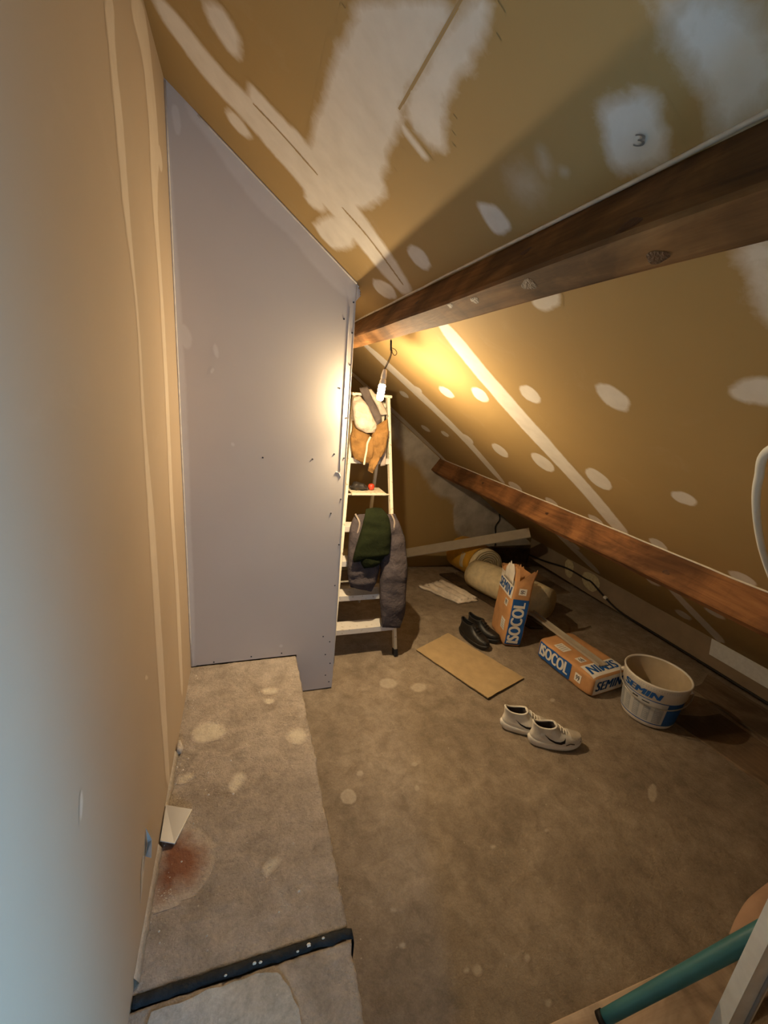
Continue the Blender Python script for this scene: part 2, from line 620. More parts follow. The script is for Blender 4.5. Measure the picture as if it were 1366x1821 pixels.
def resample(poly, it=2):
    P = [Vector((p[0], p[1])) for p in poly]
    for _ in range(it):
        Q = []
        for i in range(len(P)):
            a, b = P[i], P[(i + 1) % len(P)]
            Q += [a * 0.75 + b * 0.25, a * 0.25 + b * 0.75]
        P = Q
    return P


def poly_fade(P, poly, fade):
    """1 inside the outline, 0 outside, with a ramp of width fade across it"""
    n = len(poly)
    A = np.array([(p.x, p.y) for p in poly]); B = np.roll(A, -1, axis=0)
    d = B - A; L2 = np.maximum((d ** 2).sum(1), 1e-12)
    inside = np.zeros(len(P), bool); best = np.full(len(P), 1e9)
    for i in range(n):
        t = np.clip(((P - A[i]) @ d[i]) / L2[i], 0, 1)
        q = P - (A[i] + t[:, None] * d[i])
        best = np.minimum(best, (q ** 2).sum(1))
        c = (A[i, 1] > P[:, 1]) != (B[i, 1] > P[:, 1])
        with np.errstate(divide='ignore', invalid='ignore'):
            xi = (B[i, 0] - A[i, 0]) * (P[:, 1] - A[i, 1]) / (B[i, 1] - A[i, 1]) + A[i, 0]
        inside ^= c & (P[:, 0] < xi)
    sd = np.sqrt(best) * np.where(inside, 1, -1)
    return np.clip(sd / fade + 0.5, 0, 1)


def outline(poly, fade):
    P = resample(poly, 2)
    out = []
    for p in P:
        q = Vector((p.x * 22, p.y * 22, 3.0))
        j = fade * .30
        out.append(p + Vector((noise.noise(q) + .6 * noise.noise(q * 3.1), noise.noise(q + Vector((7, 3, 1))) + .6 * noise.noise(q * 3.1 + Vector((2, 9, 4))))) * j)
    return out


def marks(items, to3d, mats, parent, lift0=0.0003, max_cell=None):
    """thin, feathered skins of plaster or stains on one surface; where two overlap, their thickness joins"""
    shapes = [(nm, fade * 1.6, outline(poly, fade * 1.6)) for nm, fade, poly in items]
    for k, (nm, fade, poly) in enumerate(shapes):
        A = np.array([(p.x, p.y) for p in poly]); c = A.mean(0)
        w, ev = np.linalg.eigh(np.cov((A - c).T))
        ax0 = ev[:, 1]; ax1 = ev[:, 0]
        u = (A - c) @ ax0; v = (A - c) @ ax1
        ext = (u.max() - u.min() + fade, v.max() - v.min() + fade)
        h = min(max(fade / 3.0, .0025), max(ext) / 12, ext[1] / 5)
        h = max(h, math.sqrt(ext[0] * ext[1] / 5000))
        if max_cell:
            h = min(h, max_cell)
        nu = int(ext[0] / h) + 2; nv = int(ext[1] / h) + 2
        gu = np.linspace(u.min() - fade / 2, u.max() + fade / 2, nu); gv = np.linspace(v.min() - fade / 2, v.max() + fade / 2, nv)
        G = c + gu[None, :, None] * ax0 + gv[:, None, None] * ax1
        P = G.reshape(-1, 2)
        own = poly_fade(P, poly, fade)
        tot = own.copy()
        for j, (nm2, f2, poly2) in enumerate(shapes):
            if j != k and mats[nm2] == mats[nm]:
                B = np.array([(p.x, p.y) for p in poly2])
                if (B.min(0) - f2 < P.max(0)).all() and (B.max(0) + f2 > P.min(0)).all():
                    tot = np.maximum(tot, poly_fade(P, poly2, f2))
        keep = (own > 0).reshape(nv, nu)
        cell = keep[:-1, :-1] | keep[1:, :-1] | keep[:-1, 1:] | keep[1:, 1:]
        idx = -np.ones(nu * nv, int); V = []; fd = []; F = []
        lift = lift0 + .00005 * (k % 5) + (.0003 if nm == 'seam_line' else 0)
        for jj, ii in zip(*np.nonzero(cell)):
            f = []
            for (a, b) in ((jj, ii), (jj, ii + 1), (jj + 1, ii + 1), (jj + 1, ii)):
                q = a * nu + b
                if idx[q] < 0:
                    idx[q] = len(V); V.append(tuple(to3d(P[q, 0], P[q, 1], lift))); fd.append(float(tot[q]))
                f.append(int(idx[q]))
            F.append(tuple(f))
        me = bpy.data.meshes.new(nm)
        me.from_pydata(V, [], F)
        at = me.attributes.new('fade', 'FLOAT', 'POINT')
        at.data.foreach_set('value', fd)
        me.update()
        link(nm, me, mats[nm], parent)


_TEXT = {}


def text_geo(s, shear=0.0, bold=0.02):
    """letters as (verts, faces) in a unit-high box, x from 0 to its width"""
    key = (s, shear, bold)
    if key in _TEXT:
        return _TEXT[key]
    cu = bpy.data.curves.new('letters', 'FONT'); cu.body = s; cu.size = 1; cu.shear = shear
    cu.resolution_u = 4; cu.space_character = 1.05
    ob = bpy.data.objects.new('letters', cu); COL.objects.link(ob)
    bpy.context.view_layer.update()
    me = bpy.data.meshes.new_from_object(ob.evaluated_get(bpy.context.evaluated_depsgraph_get()))
    bm = bmesh.new(); bm.from_mesh(me)
    bmesh.ops.triangulate(bm, faces=bm.faces)
    bm.to_mesh(me); bm.free()
    V = [v.co.copy() for v in me.vertices]; F = [tuple(p.vertices) for p in me.polygons]
    bpy.data.objects.remove(ob); bpy.data.curves.remove(cu); bpy.data.meshes.remove(me)
    x0 = min(v.x for v in V); x1 = max(v.x for v in V); y0 = min(v.y for v in V); y1 = max(v.y for v in V)
    h = y1 - y0
    V = [((v.x - x0) / h, (v.y - y0) / h) for v in V]
    if bold > 0:                       # heavy letters: the strokes are laid side by side
        n0, F0, V0 = len(V), F, V
        V = [(a + k * bold, b) for k in (0, 1, 2, 3, 4) for a, b in V0]
        F = [tuple(i + n0 * k for i in f) for k in range(5) for f in F0]
        x1 += 4 * bold * h
    _TEXT[key] = (V, F, (x1 - x0) / h)
    return _TEXT[key]


def grid_geo(nx=8, ny=4):
    V = [(i / nx, j / ny) for j in range(ny + 1) for i in range(nx + 1)]
    F = [(j * (nx + 1) + i, j * (nx + 1) + i + 1, (j + 1) * (nx + 1) + i + 1, (j + 1) * (nx + 1) + i) for j in range(ny) for i in range(nx)]
    return V, F


def flat(name, V, F, fn, material, parent):
    """print: maps flat geometry through fn(u, v) onto a surface"""
    me = bpy.data.meshes.new(name)
    me.from_pydata([tuple(fn(u, v)) for u, v in V], [], F)
    return link(name, me, material, parent)

CEILING_MARKS = [
    ('joint_strip', 0.02, [(-0.243,1.683),(-0.174,1.746),(-0.104,1.778),(0.039,1.765),(0.236,1.742),(0.346,1.739),(0.614,1.773),(0.606,1.626),(0.362,1.542),(0.192,1.512),(0.101,1.563),(-0.014,1.634),(-0.101,1.627),(-0.191,1.599)]),
    ('plaster_patch', 0.015, [(0.025,1.552),(0.042,1.538),(0.099,1.536),(0.188,1.513),(0.234,1.604),(0.124,1.63),(0.023,1.632)]),
    ('plaster_band', 0.02, [(0.212,0.944),(0.319,0.771),(0.32,0.89),(0.319,1.06),(0.335,1.091),(0.339,1.175),(0.352,1.286),(0.38,1.328),(0.378,1.457),(0.346,1.562),(0.323,1.687),(0.223,1.656),(0.188,1.52),(0.194,1.275),(0.199,1.109),(0.199,1.028)]),
    ('plaster_band', 0.02, [(0.321,0.767),(0.347,0.724),(0.36,0.766),(0.366,0.814),(0.363,0.874),(0.371,0.93),(0.398,0.967),(0.416,1.042),(0.367,1.051),(0.323,1.056),(0.323,0.889)]),
    ('plaster_patch', 0.01, [(0.33,1.083),(0.346,1.08),(0.402,1.075),(0.405,1.098),(0.342,1.1)]),
    ('plaster_patch', 0.008, [(0.385,1.029),(0.381,1.042),(0.373,1.052),(0.362,1.058),(0.352,1.056),(0.346,1.047),(0.345,1.035),(0.349,1.022),(0.358,1.012),(0.368,1.007),(0.377,1.009),(0.384,1.017)]),
    ('plaster_patch', 0.02, [(-0.079,1.43),(-0.044,1.381),(-0.018,1.397),(0.003,1.454),(-0.005,1.507),(-0.042,1.512),(-0.086,1.479)]),
    ('plaster_patch', 0.015, [(0.025,1.838),(0.014,1.864),(-0.004,1.88),(-0.024,1.884),(-0.04,1.873),(-0.047,1.851),(-0.045,1.825),(-0.033,1.802),(-0.016,1.786),(0.003,1.783),(0.018,1.792),(0.027,1.812)]),
    ('plaster_patch', 0.02, [(0.058,1.77),(0.106,1.769),(0.198,1.769),(0.243,1.863),(0.303,1.748),(0.228,1.689),(0.082,1.688)]),
    ('plaster_patch', 0.02, [(0.274,1.988),(0.294,1.821),(0.33,1.667),(0.388,1.701),(0.402,1.801),(0.379,1.885),(0.366,2.0)]),
    ('plaster_patch', 0.01, [(0.601,1.83),(0.6,1.872),(0.589,1.913),(0.569,1.942),(0.547,1.95),(0.529,1.934),(0.52,1.899),(0.522,1.857),(0.534,1.818),(0.553,1.792),(0.573,1.785),(0.591,1.798)]),
    ('plaster_patch', 0.01, [(0.576,1.437),(0.573,1.462),(0.559,1.482),(0.54,1.489),(0.521,1.481),(0.507,1.462),(0.501,1.437),(0.506,1.412),(0.519,1.395),(0.537,1.388),(0.555,1.394),(0.57,1.412)]),
    ('plaster_band', 0.03, [(0.465,0.534),(0.528,0.43),(0.614,0.461),(0.605,0.527),(0.565,0.515),(0.531,0.526),(0.485,0.53)]),
    ('plaster_patch', 0.02, [(0.515,0.655),(0.516,0.628),(0.523,0.603),(0.535,0.587),(0.552,0.585),(0.575,0.588),(0.602,0.598),(0.601,0.633),(0.595,0.683),(0.567,0.681),(0.537,0.67)]),
    ('plaster_patch', 0.01, [(0.512,1.035),(0.531,0.996),(0.555,0.979),(0.587,0.98),(0.59,1.015),(0.578,1.047),(0.549,1.046)]),
    ('plaster_smear', 0.04, [(0.518,0.902),(0.523,0.857),(0.547,0.838),(0.57,0.851),(0.576,0.894),(0.548,0.912)]),
    ('plaster_smear', 0.01, [(0.558,0.771),(0.559,0.776),(0.558,0.78),(0.556,0.784),(0.553,0.785),(0.55,0.783),(0.548,0.779),(0.547,0.774),(0.548,0.77),(0.55,0.766),(0.553,0.765),(0.556,0.767)]),
    ('plaster_smear', 0.02, [(0.529,0.792),(0.537,0.796),(0.541,0.802),(0.543,0.809),(0.54,0.814),(0.533,0.816),(0.525,0.815),(0.518,0.81),(0.514,0.804),(0.513,0.798),(0.516,0.793),(0.522,0.791)]),
    ('plaster_patch', 0.01, [(0.744,1.086),(0.742,1.062),(0.734,0.976),(0.752,0.985),(0.771,1.008),(0.776,1.057),(0.765,1.088)]),
    ('plaster_patch', 0.03, [(0.749,0.565),(0.741,0.54),(0.74,0.506),(0.875,0.555),(0.864,0.564),(0.832,0.565),(0.799,0.56),(0.774,0.561)]),
    ('joint_strip', 0.012, [(0.721,1.711),(1.032,1.753),(1.304,1.763),(1.579,1.734),(1.834,1.743),(2.027,1.75),(1.975,1.628),(1.789,1.606),(1.57,1.602),(1.247,1.61),(0.972,1.616),(0.725,1.593)]),
    ('joint_strip', 0.012, [(0.726,2.874),(1.133,2.809),(1.461,2.753),(1.961,2.887),(1.95,2.766),(1.461,2.62),(1.102,2.634),(0.727,2.732)]),
    ('joint_strip', 0.012, [(0.756,4.219),(1.057,4.085),(1.461,4.166),(2.044,4.181),(1.967,3.854),(1.388,3.798),(1.047,3.834),(0.727,3.921)]),
    ('screw_patch', 0.008, [(1.154,3.017),(1.16,3.056),(1.157,3.093),(1.147,3.118),(1.131,3.124),(1.115,3.108),(1.102,3.076),(1.097,3.037),(1.1,3.001),(1.111,2.977),(1.126,2.972),(1.141,2.986)]),
    ('screw_patch', 0.008, [(1.095,2.629),(1.1,2.659),(1.098,2.687),(1.09,2.705),(1.078,2.709),(1.065,2.697),(1.055,2.673),(1.05,2.643),(1.053,2.616),(1.061,2.598),(1.072,2.595),(1.085,2.606)]),
    ('screw_patch', 0.008, [(1.113,2.208),(1.12,2.246),(1.117,2.284),(1.103,2.31),(1.083,2.318),(1.063,2.304),(1.048,2.274),(1.042,2.236),(1.046,2.201),(1.059,2.176),(1.078,2.169),(1.098,2.18)]),
    ('screw_patch', 0.008, [(1.117,1.855),(1.126,1.893),(1.122,1.926),(1.107,1.945),(1.084,1.944),(1.061,1.925),(1.044,1.892),(1.037,1.855),(1.042,1.824),(1.056,1.807),(1.077,1.807),(1.099,1.824)]),
    ('screw_patch', 0.008, [(1.095,1.436),(1.103,1.464),(1.099,1.492),(1.085,1.511),(1.063,1.515),(1.042,1.504),(1.025,1.481),(1.019,1.453),(1.023,1.427),(1.037,1.409),(1.057,1.405),(1.078,1.414)]),
    ('screw_patch', 0.008, [(1.521,3.383),(1.531,3.428),(1.53,3.471),(1.52,3.501),(1.502,3.509),(1.481,3.492),(1.464,3.456),(1.455,3.412),(1.456,3.37),(1.467,3.342),(1.484,3.335),(1.504,3.349)]),
    ('screw_patch', 0.008, [(1.515,3.006),(1.525,3.042),(1.525,3.076),(1.517,3.099),(1.502,3.104),(1.485,3.09),(1.47,3.062),(1.461,3.026),(1.461,2.993),(1.469,2.972),(1.483,2.966),(1.5,2.979)]),
    ('screw_patch', 0.008, [(1.514,2.624),(1.525,2.665),(1.524,2.702),(1.511,2.726),(1.489,2.728),(1.464,2.708),(1.444,2.674),(1.434,2.633),(1.436,2.598),(1.449,2.576),(1.47,2.574),(1.493,2.591)]),
    ('screw_patch', 0.008, [(1.55,2.245),(1.565,2.29),(1.565,2.333),(1.548,2.36),(1.52,2.364),(1.488,2.344),(1.462,2.305),(1.448,2.26),(1.45,2.221),(1.467,2.196),(1.493,2.191),(1.523,2.209)]),
    ('screw_patch', 0.008, [(1.557,1.828),(1.576,1.873),(1.576,1.917),(1.556,1.947),(1.522,1.954),(1.484,1.935),(1.453,1.899),(1.437,1.854),(1.44,1.814),(1.459,1.787),(1.49,1.78),(1.526,1.795)]),
    ('screw_patch', 0.008, [(1.564,1.449),(1.584,1.486),(1.585,1.524),(1.566,1.551),(1.533,1.558),(1.494,1.545),(1.463,1.515),(1.446,1.478),(1.447,1.443),(1.465,1.419),(1.496,1.411),(1.531,1.422)]),
    ('screw_patch', 0.008, [(1.491,1.017),(1.508,1.036),(1.518,1.061),(1.518,1.087),(1.508,1.105),(1.49,1.11),(1.47,1.101),(1.454,1.081),(1.445,1.055),(1.446,1.031),(1.456,1.015),(1.472,1.01)]),
    ('screw_patch', 0.008, [(1.969,2.603),(1.992,2.653),(1.999,2.703),(1.989,2.739),(1.963,2.749),(1.93,2.731),(1.898,2.691),(1.877,2.641),(1.871,2.593),(1.882,2.561),(1.906,2.551),(1.937,2.566)]),
    ('screw_patch', 0.008, [(1.977,2.215),(1.996,2.25),(2.002,2.285),(1.993,2.311),(1.972,2.32),(1.945,2.31),(1.919,2.284),(1.902,2.249),(1.898,2.215),(1.906,2.191),(1.926,2.182),(1.952,2.191)]),
    ('screw_patch', 0.008, [(1.979,1.829),(1.997,1.858),(2.002,1.888),(1.993,1.911),(1.973,1.921),(1.946,1.914),(1.921,1.894),(1.904,1.865),(1.9,1.836),(1.909,1.814),(1.929,1.805),(1.954,1.81)]),
    ('screw_patch', 0.008, [(1.968,1.414),(1.988,1.438),(1.996,1.465),(1.989,1.487),(1.969,1.498),(1.941,1.494),(1.914,1.477),(1.895,1.452),(1.889,1.426),(1.896,1.406),(1.915,1.396),(1.941,1.399)]),
    ('screw_patch', 0.008, [(1.95,1.012),(1.971,1.031),(1.984,1.057),(1.986,1.085),(1.974,1.106),(1.953,1.113),(1.928,1.106),(1.907,1.085),(1.895,1.058),(1.895,1.032),(1.907,1.013),(1.927,1.006)]),
    ('plaster_patch', 0.01, [(1.009,1.078),(1.004,1.026),(1.031,1.006),(1.061,0.991),(1.084,1.012),(1.108,1.046),(1.095,1.088),(1.051,1.103)]),
    ('plaster_patch', 0.012, [(1.021,0.696),(0.997,0.67),(0.988,0.64),(0.986,0.592),(1.049,0.614),(1.05,0.654),(1.044,0.694)]),
    ('joint_strip', 0.012, [(2.409,2.817),(2.734,2.824),(3.069,2.79),(2.969,2.639),(2.639,2.655),(2.345,2.678)]),
    ('joint_strip', 0.012, [(2.456,1.739),(2.743,1.74),(2.984,1.708),(3.113,1.705),(2.988,1.597),(2.869,1.615),(2.644,1.648),(2.407,1.671)]),
    ('screw_patch', 0.012, [(2.522,1.79),(2.55,1.819),(2.57,1.854),(2.576,1.885),(2.566,1.905),(2.542,1.906),(2.512,1.888),(2.484,1.858),(2.465,1.824),(2.461,1.794),(2.471,1.776),(2.493,1.775)]),
    ('screw_patch', 0.012, [(2.905,1.792),(2.94,1.823),(2.965,1.862),(2.972,1.897),(2.958,1.918),(2.928,1.92),(2.89,1.901),(2.855,1.868),(2.832,1.83),(2.827,1.797),(2.84,1.777),(2.869,1.775)]),
    ('screw_patch', 0.012, [(2.543,1.403),(2.568,1.425),(2.585,1.456),(2.59,1.488),(2.58,1.512),(2.559,1.52),(2.532,1.511),(2.507,1.487),(2.491,1.456),(2.488,1.425),(2.497,1.403),(2.518,1.395)]),
    ('screw_patch', 0.012, [(2.626,2.599),(2.645,2.628),(2.652,2.659),(2.647,2.683),(2.629,2.693),(2.604,2.687),(2.579,2.666),(2.561,2.636),(2.554,2.606),(2.56,2.583),(2.577,2.573),(2.601,2.579)]),
    ('seam_line', 0.002, [(0.318,0.772),(0.32,0.891),(0.32,1.061),(0.321,1.058),(0.321,0.889),(0.319,0.771)]),
    ('seam_line', 0.002, [(0.035,1.624),(0.121,1.61),(0.23,1.612),(0.231,1.607),(0.123,1.606),(0.037,1.619)]),
    ('seam_line', 0.002, [(0.321,1.636),(0.419,1.632),(0.577,1.685),(0.578,1.679),(0.42,1.626),(0.323,1.631)]),
]
WALL_MARKS = [
    ('joint_strip', 0.01, [(1.25,2.417),(1.264,2.355),(1.276,2.226),(1.29,2.05),(1.342,1.932),(1.358,1.768),(1.33,1.529),(1.325,1.321),(1.314,1.09),(1.3,0.818),(1.306,0.486),(1.311,0.299),(1.366,0.238),(1.377,0.454),(1.399,0.726),(1.399,0.98),(1.402,1.299),(1.362,1.525),(1.379,1.77),(1.362,1.936),(1.347,2.103),(1.351,2.261),(1.314,2.364),(1.342,2.476)]),
    ('joint_strip', 0.01, [(1.486,2.567),(1.671,2.55),(1.715,2.386),(1.684,2.216),(1.738,1.995),(1.734,1.638),(1.702,1.214),(1.724,0.858),(1.704,0.366),(1.778,0.306),(1.809,0.816),(1.766,1.195),(1.808,1.636),(1.79,2.005),(1.762,2.227),(1.892,2.416),(1.816,2.624),(1.713,2.712)]),
    ('plaster_smear', 0.005, [(1.809,2.398),(1.898,2.435),(1.943,2.388),(1.896,2.35),(1.837,2.363)]),
    ('plaster_smear', 0.004, [(1.169,0.857),(1.166,0.855),(1.16,0.858),(1.152,0.863),(1.144,0.869),(1.139,0.876),(1.138,0.88),(1.141,0.882),(1.148,0.88),(1.156,0.875),(1.163,0.868),(1.168,0.862)]),
    ('plaster_smear', 0.006, [(0.666,1.015),(0.672,1.002),(0.653,0.962),(0.65,0.985)]),
]
PANEL_MARKS = [
    ('joint_strip', 0.008, [(-0.274,2.574),(-0.267,2.047),(-0.263,1.409),(-0.257,0.866),(-0.259,0.25),(-0.241,0.254),(-0.235,0.865),(-0.231,1.41),(-0.237,2.051),(-0.259,2.577)]),
    ('plaster_patch', 0.008, [(-0.249,1.892),(-0.225,1.891),(-0.202,1.858),(-0.203,1.804),(-0.221,1.793),(-0.236,1.81),(-0.25,1.826)]),
    ('plaster_patch', 0.006, [(-0.1,1.804),(-0.098,1.789),(-0.099,1.778),(-0.103,1.772),(-0.108,1.775),(-0.114,1.784),(-0.118,1.798),(-0.119,1.812),(-0.118,1.824),(-0.114,1.829),(-0.109,1.827),(-0.104,1.817)]),
    ('plaster_smear', 0.005, [(-0.118,1.717),(-0.121,1.712),(-0.124,1.708),(-0.127,1.707),(-0.129,1.71),(-0.13,1.714),(-0.129,1.72),(-0.126,1.725),(-0.122,1.729),(-0.119,1.729),(-0.117,1.727),(-0.117,1.723)]),
    ('plaster_smear', 0.005, [(0.199,0.315),(0.198,0.31),(0.195,0.307),(0.19,0.306),(0.186,0.308),(0.183,0.312),(0.182,0.317),(0.183,0.322),(0.186,0.326),(0.19,0.326),(0.194,0.325),(0.198,0.321)]),
    ('plaster_smear', 0.005, [(-0.039,1.408),(-0.038,1.403),(-0.038,1.399),(-0.04,1.396),(-0.043,1.396),(-0.047,1.398),(-0.05,1.401),(-0.051,1.406),(-0.051,1.41),(-0.049,1.412),(-0.046,1.413),(-0.042,1.411)]),
    ('joint_strip', 0.014, [(-0.198,2.657),(-0.063,2.558),(0.103,2.439),(0.286,2.307),(0.492,2.143),(0.49,2.075),(0.413,2.104),(0.29,2.197),(0.188,2.292),(0.046,2.371),(-0.105,2.537),(-0.186,2.629)]),
    ('plaster_patch', 0.006, [(-0.242,2.627),(-0.224,2.636),(-0.215,2.613),(-0.211,2.551),(-0.228,2.54),(-0.236,2.581)]),
]
GABLE_MARKS = [
    ('plaster_band', 0.06, [(1.397,1.471),(1.459,1.464),(1.699,1.285),(1.967,1.095),(2.149,0.891),(2.486,0.776),(2.859,0.577),(3.137,0.365),(3.326,0.198),(3.305,0.003),(2.796,-0.034),(2.431,0.087),(2.269,0.248),(2.258,0.502),(2.187,0.626),(1.972,0.673),(1.838,0.838),(1.733,0.997),(1.613,0.993),(1.514,1.145),(1.445,1.251)]),
    ('joint_strip', 0.02, [(2.197,0.651),(2.347,0.627),(2.363,0.349),(2.323,0.247),(2.241,0.249)]),
]
STEP_MARKS = [
    ('plaster_splash', 0.012, [(-0.215,1.616),(-0.17,1.648),(-0.119,1.641),(-0.081,1.592),(-0.094,1.56),(-0.146,1.549),(-0.186,1.55)]),
    ('plaster_splash', 0.02, [(0.18,1.516),(0.231,1.529),(0.248,1.489),(0.221,1.449),(0.18,1.47)]),
    ('plaster_splash', 0.008, [(0.09,1.746),(0.129,1.75),(0.131,1.716),(0.098,1.716)]),
    ('plaster_splash', 0.012, [(-0.036,1.354),(-0.013,1.363),(-0.002,1.327),(-0.024,1.305),(-0.042,1.283),(-0.054,1.304)]),
    ('plaster_splash', 0.01, [(-0.244,1.385),(-0.195,1.401),(-0.179,1.383),(-0.22,1.365)]),
    ('plaster_splash', 0.012, [(0.055,0.988),(0.069,1.007),(0.099,1.015),(0.091,0.995),(0.067,0.97)]),
    ('plaster_splash', 0.01, [(-0.242,1.007),(-0.221,0.996),(-0.2,0.982),(-0.201,0.968),(-0.22,0.971)]),
    ('plaster_splash', 0.012, [(0.083,1.822),(0.143,1.818),(0.151,1.785),(0.091,1.783)]),
    ('rust_stain', 0.05, [(-0.256,1.138),(-0.209,1.164),(-0.163,1.142),(-0.133,1.094),(-0.135,1.043),(-0.156,1.019),(-0.195,1.006),(-0.219,0.979),(-0.247,1.019),(-0.256,1.074)]),
]
FLOOR_MARKS = [
    ('plaster_splash', 0.006, [(0.459,1.358),(0.446,1.338),(0.423,1.331),(0.401,1.341),(0.39,1.362),(0.395,1.386),(0.414,1.401),(0.439,1.4),(0.457,1.382)]),
    ('plaster_splash', 0.006, [(0.519,1.464),(0.513,1.455),(0.502,1.453),(0.492,1.457),(0.487,1.466),(0.49,1.476),(0.499,1.482),(0.51,1.481),(0.518,1.474)]),
    ('plaster_splash', 0.006, [(0.746,1.333),(0.74,1.326),(0.732,1.324),(0.725,1.327),(0.723,1.334),(0.726,1.342),(0.733,1.347),(0.741,1.347),(0.746,1.341)]),
    ('plaster_splash', 0.006, [(0.696,0.7),(0.688,0.693),(0.678,0.692),(0.67,0.695),(0.667,0.703),(0.672,0.712),(0.681,0.716),(0.691,0.715),(0.697,0.709)]),
    ('plaster_splash', 0.006, [(0.862,0.685),(0.856,0.681),(0.85,0.679),(0.845,0.682),(0.845,0.687),(0.849,0.692),(0.855,0.696),(0.861,0.695),(0.864,0.691)]),
    ('plaster_splash', 0.006, [(1.202,1.02),(1.197,1.017),(1.191,1.016),(1.186,1.018),(1.185,1.022),(1.188,1.026),(1.194,1.028),(1.2,1.027),(1.203,1.024)]),
    ('plaster_splash', 0.006, [(0.946,1.019),(0.941,1.015),(0.934,1.015),(0.928,1.017),(0.925,1.022),(0.928,1.026),(0.935,1.028),(0.942,1.027),(0.946,1.024)]),
    ('plaster_splash', 0.006, [(1.78,1.691),(1.769,1.683),(1.755,1.68),(1.746,1.684),(1.745,1.693),(1.753,1.702),(1.766,1.708),(1.778,1.708),(1.783,1.701)]),
    ('plaster_splash', 0.006, [(0.489,0.917),(0.485,0.914),(0.479,0.913),(0.473,0.915),(0.47,0.92),(0.471,0.924),(0.476,0.926),(0.483,0.925),(0.488,0.922)]),
    ('plaster_splash', 0.006, [(0.486,0.819),(0.482,0.816),(0.476,0.815),(0.47,0.817),(0.468,0.822),(0.469,0.826),(0.474,0.828),(0.48,0.827),(0.485,0.824)]),
    ('plaster_splash', 0.006, [(0.656,0.711),(0.653,0.709),(0.648,0.709),(0.644,0.71),(0.642,0.713),(0.644,0.716),(0.648,0.717),(0.653,0.717),(0.656,0.714)]),
    ('plaster_splash', 0.006, [(1.836,1.045),(1.801,1.022),(1.774,1.012),(1.765,1.02),(1.778,1.042),(1.809,1.069),(1.843,1.087),(1.864,1.089),(1.861,1.072)]),
    ('plaster_splash', 0.006, [(0.859,0.578),(0.855,0.575),(0.849,0.574),(0.844,0.576),(0.843,0.58),(0.847,0.584),(0.852,0.586),(0.858,0.585),(0.861,0.582)]),
    ('plaster_splash', 0.006, [(0.786,1.454),(0.78,1.449),(0.77,1.447),(0.76,1.451),(0.756,1.458),(0.758,1.465),(0.767,1.468),(0.778,1.467),(0.785,1.462)]),
    ('plaster_splash', 0.012, [(0.88,2.024),(0.858,1.999),(0.821,1.991),(0.787,2.003),(0.771,2.031),(0.78,2.061),(0.811,2.08),(0.85,2.078),(0.877,2.056)]),
    ('plaster_splash', 0.012, [(1.048,1.954),(1.026,1.932),(0.993,1.925),(0.963,1.936),(0.95,1.96),(0.96,1.986),(0.989,2.002),(1.024,2.0),(1.047,1.981)]),
]
PANEL_SCREWS = [(0.48,2.071),(0.44,1.996),(0.482,1.942),(0.48,1.801),(0.437,1.691),(0.479,1.556),(0.428,1.377),(0.478,1.359),(0.088,1.348),(0.322,1.348),(0.475,1.146),(0.427,1.071),(0.479,0.897),(0.47,0.66),(0.42,0.349),(0.459,0.311),(0.438,0.23),(0.468,0.168),(0.445,0.091),(0.467,0.043),(0.194,0.27),(0.035,0.269),(-0.152,0.26)]

# ================================================================ the room
def plate(name, quads, label, material, bevel_w=0.0):
    V, F = [], []
    for q in quads:
        F.append(tuple(range(len(V), len(V) + len(q)))); V += q
    return V, F


# floor: rough concrete screed
def floor_h(x, y):
    return fz(y) - 0.0035 + 0.0035 * noise.noise(Vector((x * 3, y * 3, 1.7)))


nx, ny = 120, 170
X0, X1, Y0, Y1 = LEFT_X - 0.02, 3.80, BACK_Y - 0.02, GABLE_Y + 0.02
V, F = [], []
for j in range(ny + 1):
    for i in range(nx + 1):
        x = X0 + (X1 - X0) * i / nx; y = Y0 + (Y1 - Y0) * j / ny
        V.append((x, y, floor_h(x, y)))
for j in range(ny):
    for i in range(nx):
        a = j * (nx + 1) + i
        F.append((a, a + 1, a + nx + 2, a + nx + 1))
floor = mesh('floor', V, F, 'floor_concrete', None, True)
tag(floor, 'rough brown concrete attic floor with plaster splashes', 'floor', kind='structure')

# sloping ceiling, with the added roof window cut out behind the camera
y0, y1 = BACK_Y - 0.1, GABLE_Y + 0.1
xa, xb = LEFT_X - 0.02, 3.90
hx0, hx1, hy0, hy1 = ROOF_WIN
V, F = [], []
for (ax_, bx_, ay_, by_) in ((xa, xb, hy1, y1), (xa, xb, y0, hy0), (xa, hx0, hy0, hy1), (hx1, xb, hy0, hy1)):
    q = [Vector((ax_, ay_, cz(ax_))), Vector((bx_, ay_, cz(bx_))), Vector((bx_, by_, cz(bx_))), Vector((ax_, by_, cz(ax_)))]
    k = len(V); V += q + [w_ - N_IN * 0.05 for w_ in q]
    F += [tuple(k + i for i in f) for f in ((0, 1, 2, 3), (4, 5, 6, 7), (0, 1, 5, 4), (1, 2, 6, 5), (2, 3, 7, 6), (3, 0, 4, 7))]
ceiling = mesh('ceiling', V, F, 'ivory_board')
tag(ceiling, 'sloping ivory plasterboard ceiling with white filler patches', 'ceiling', kind='structure')

# left wall
wall_left = box('wall_left', (LEFT_X - 0.06, BACK_Y - 0.1, -0.2), (LEFT_X, GABLE_Y + 0.1, cz(LEFT_X) + 0.02), 'wall_board')
tag(wall_left, 'tall beige plasterboard wall on the left beside the concrete step', 'wall', kind='structure')

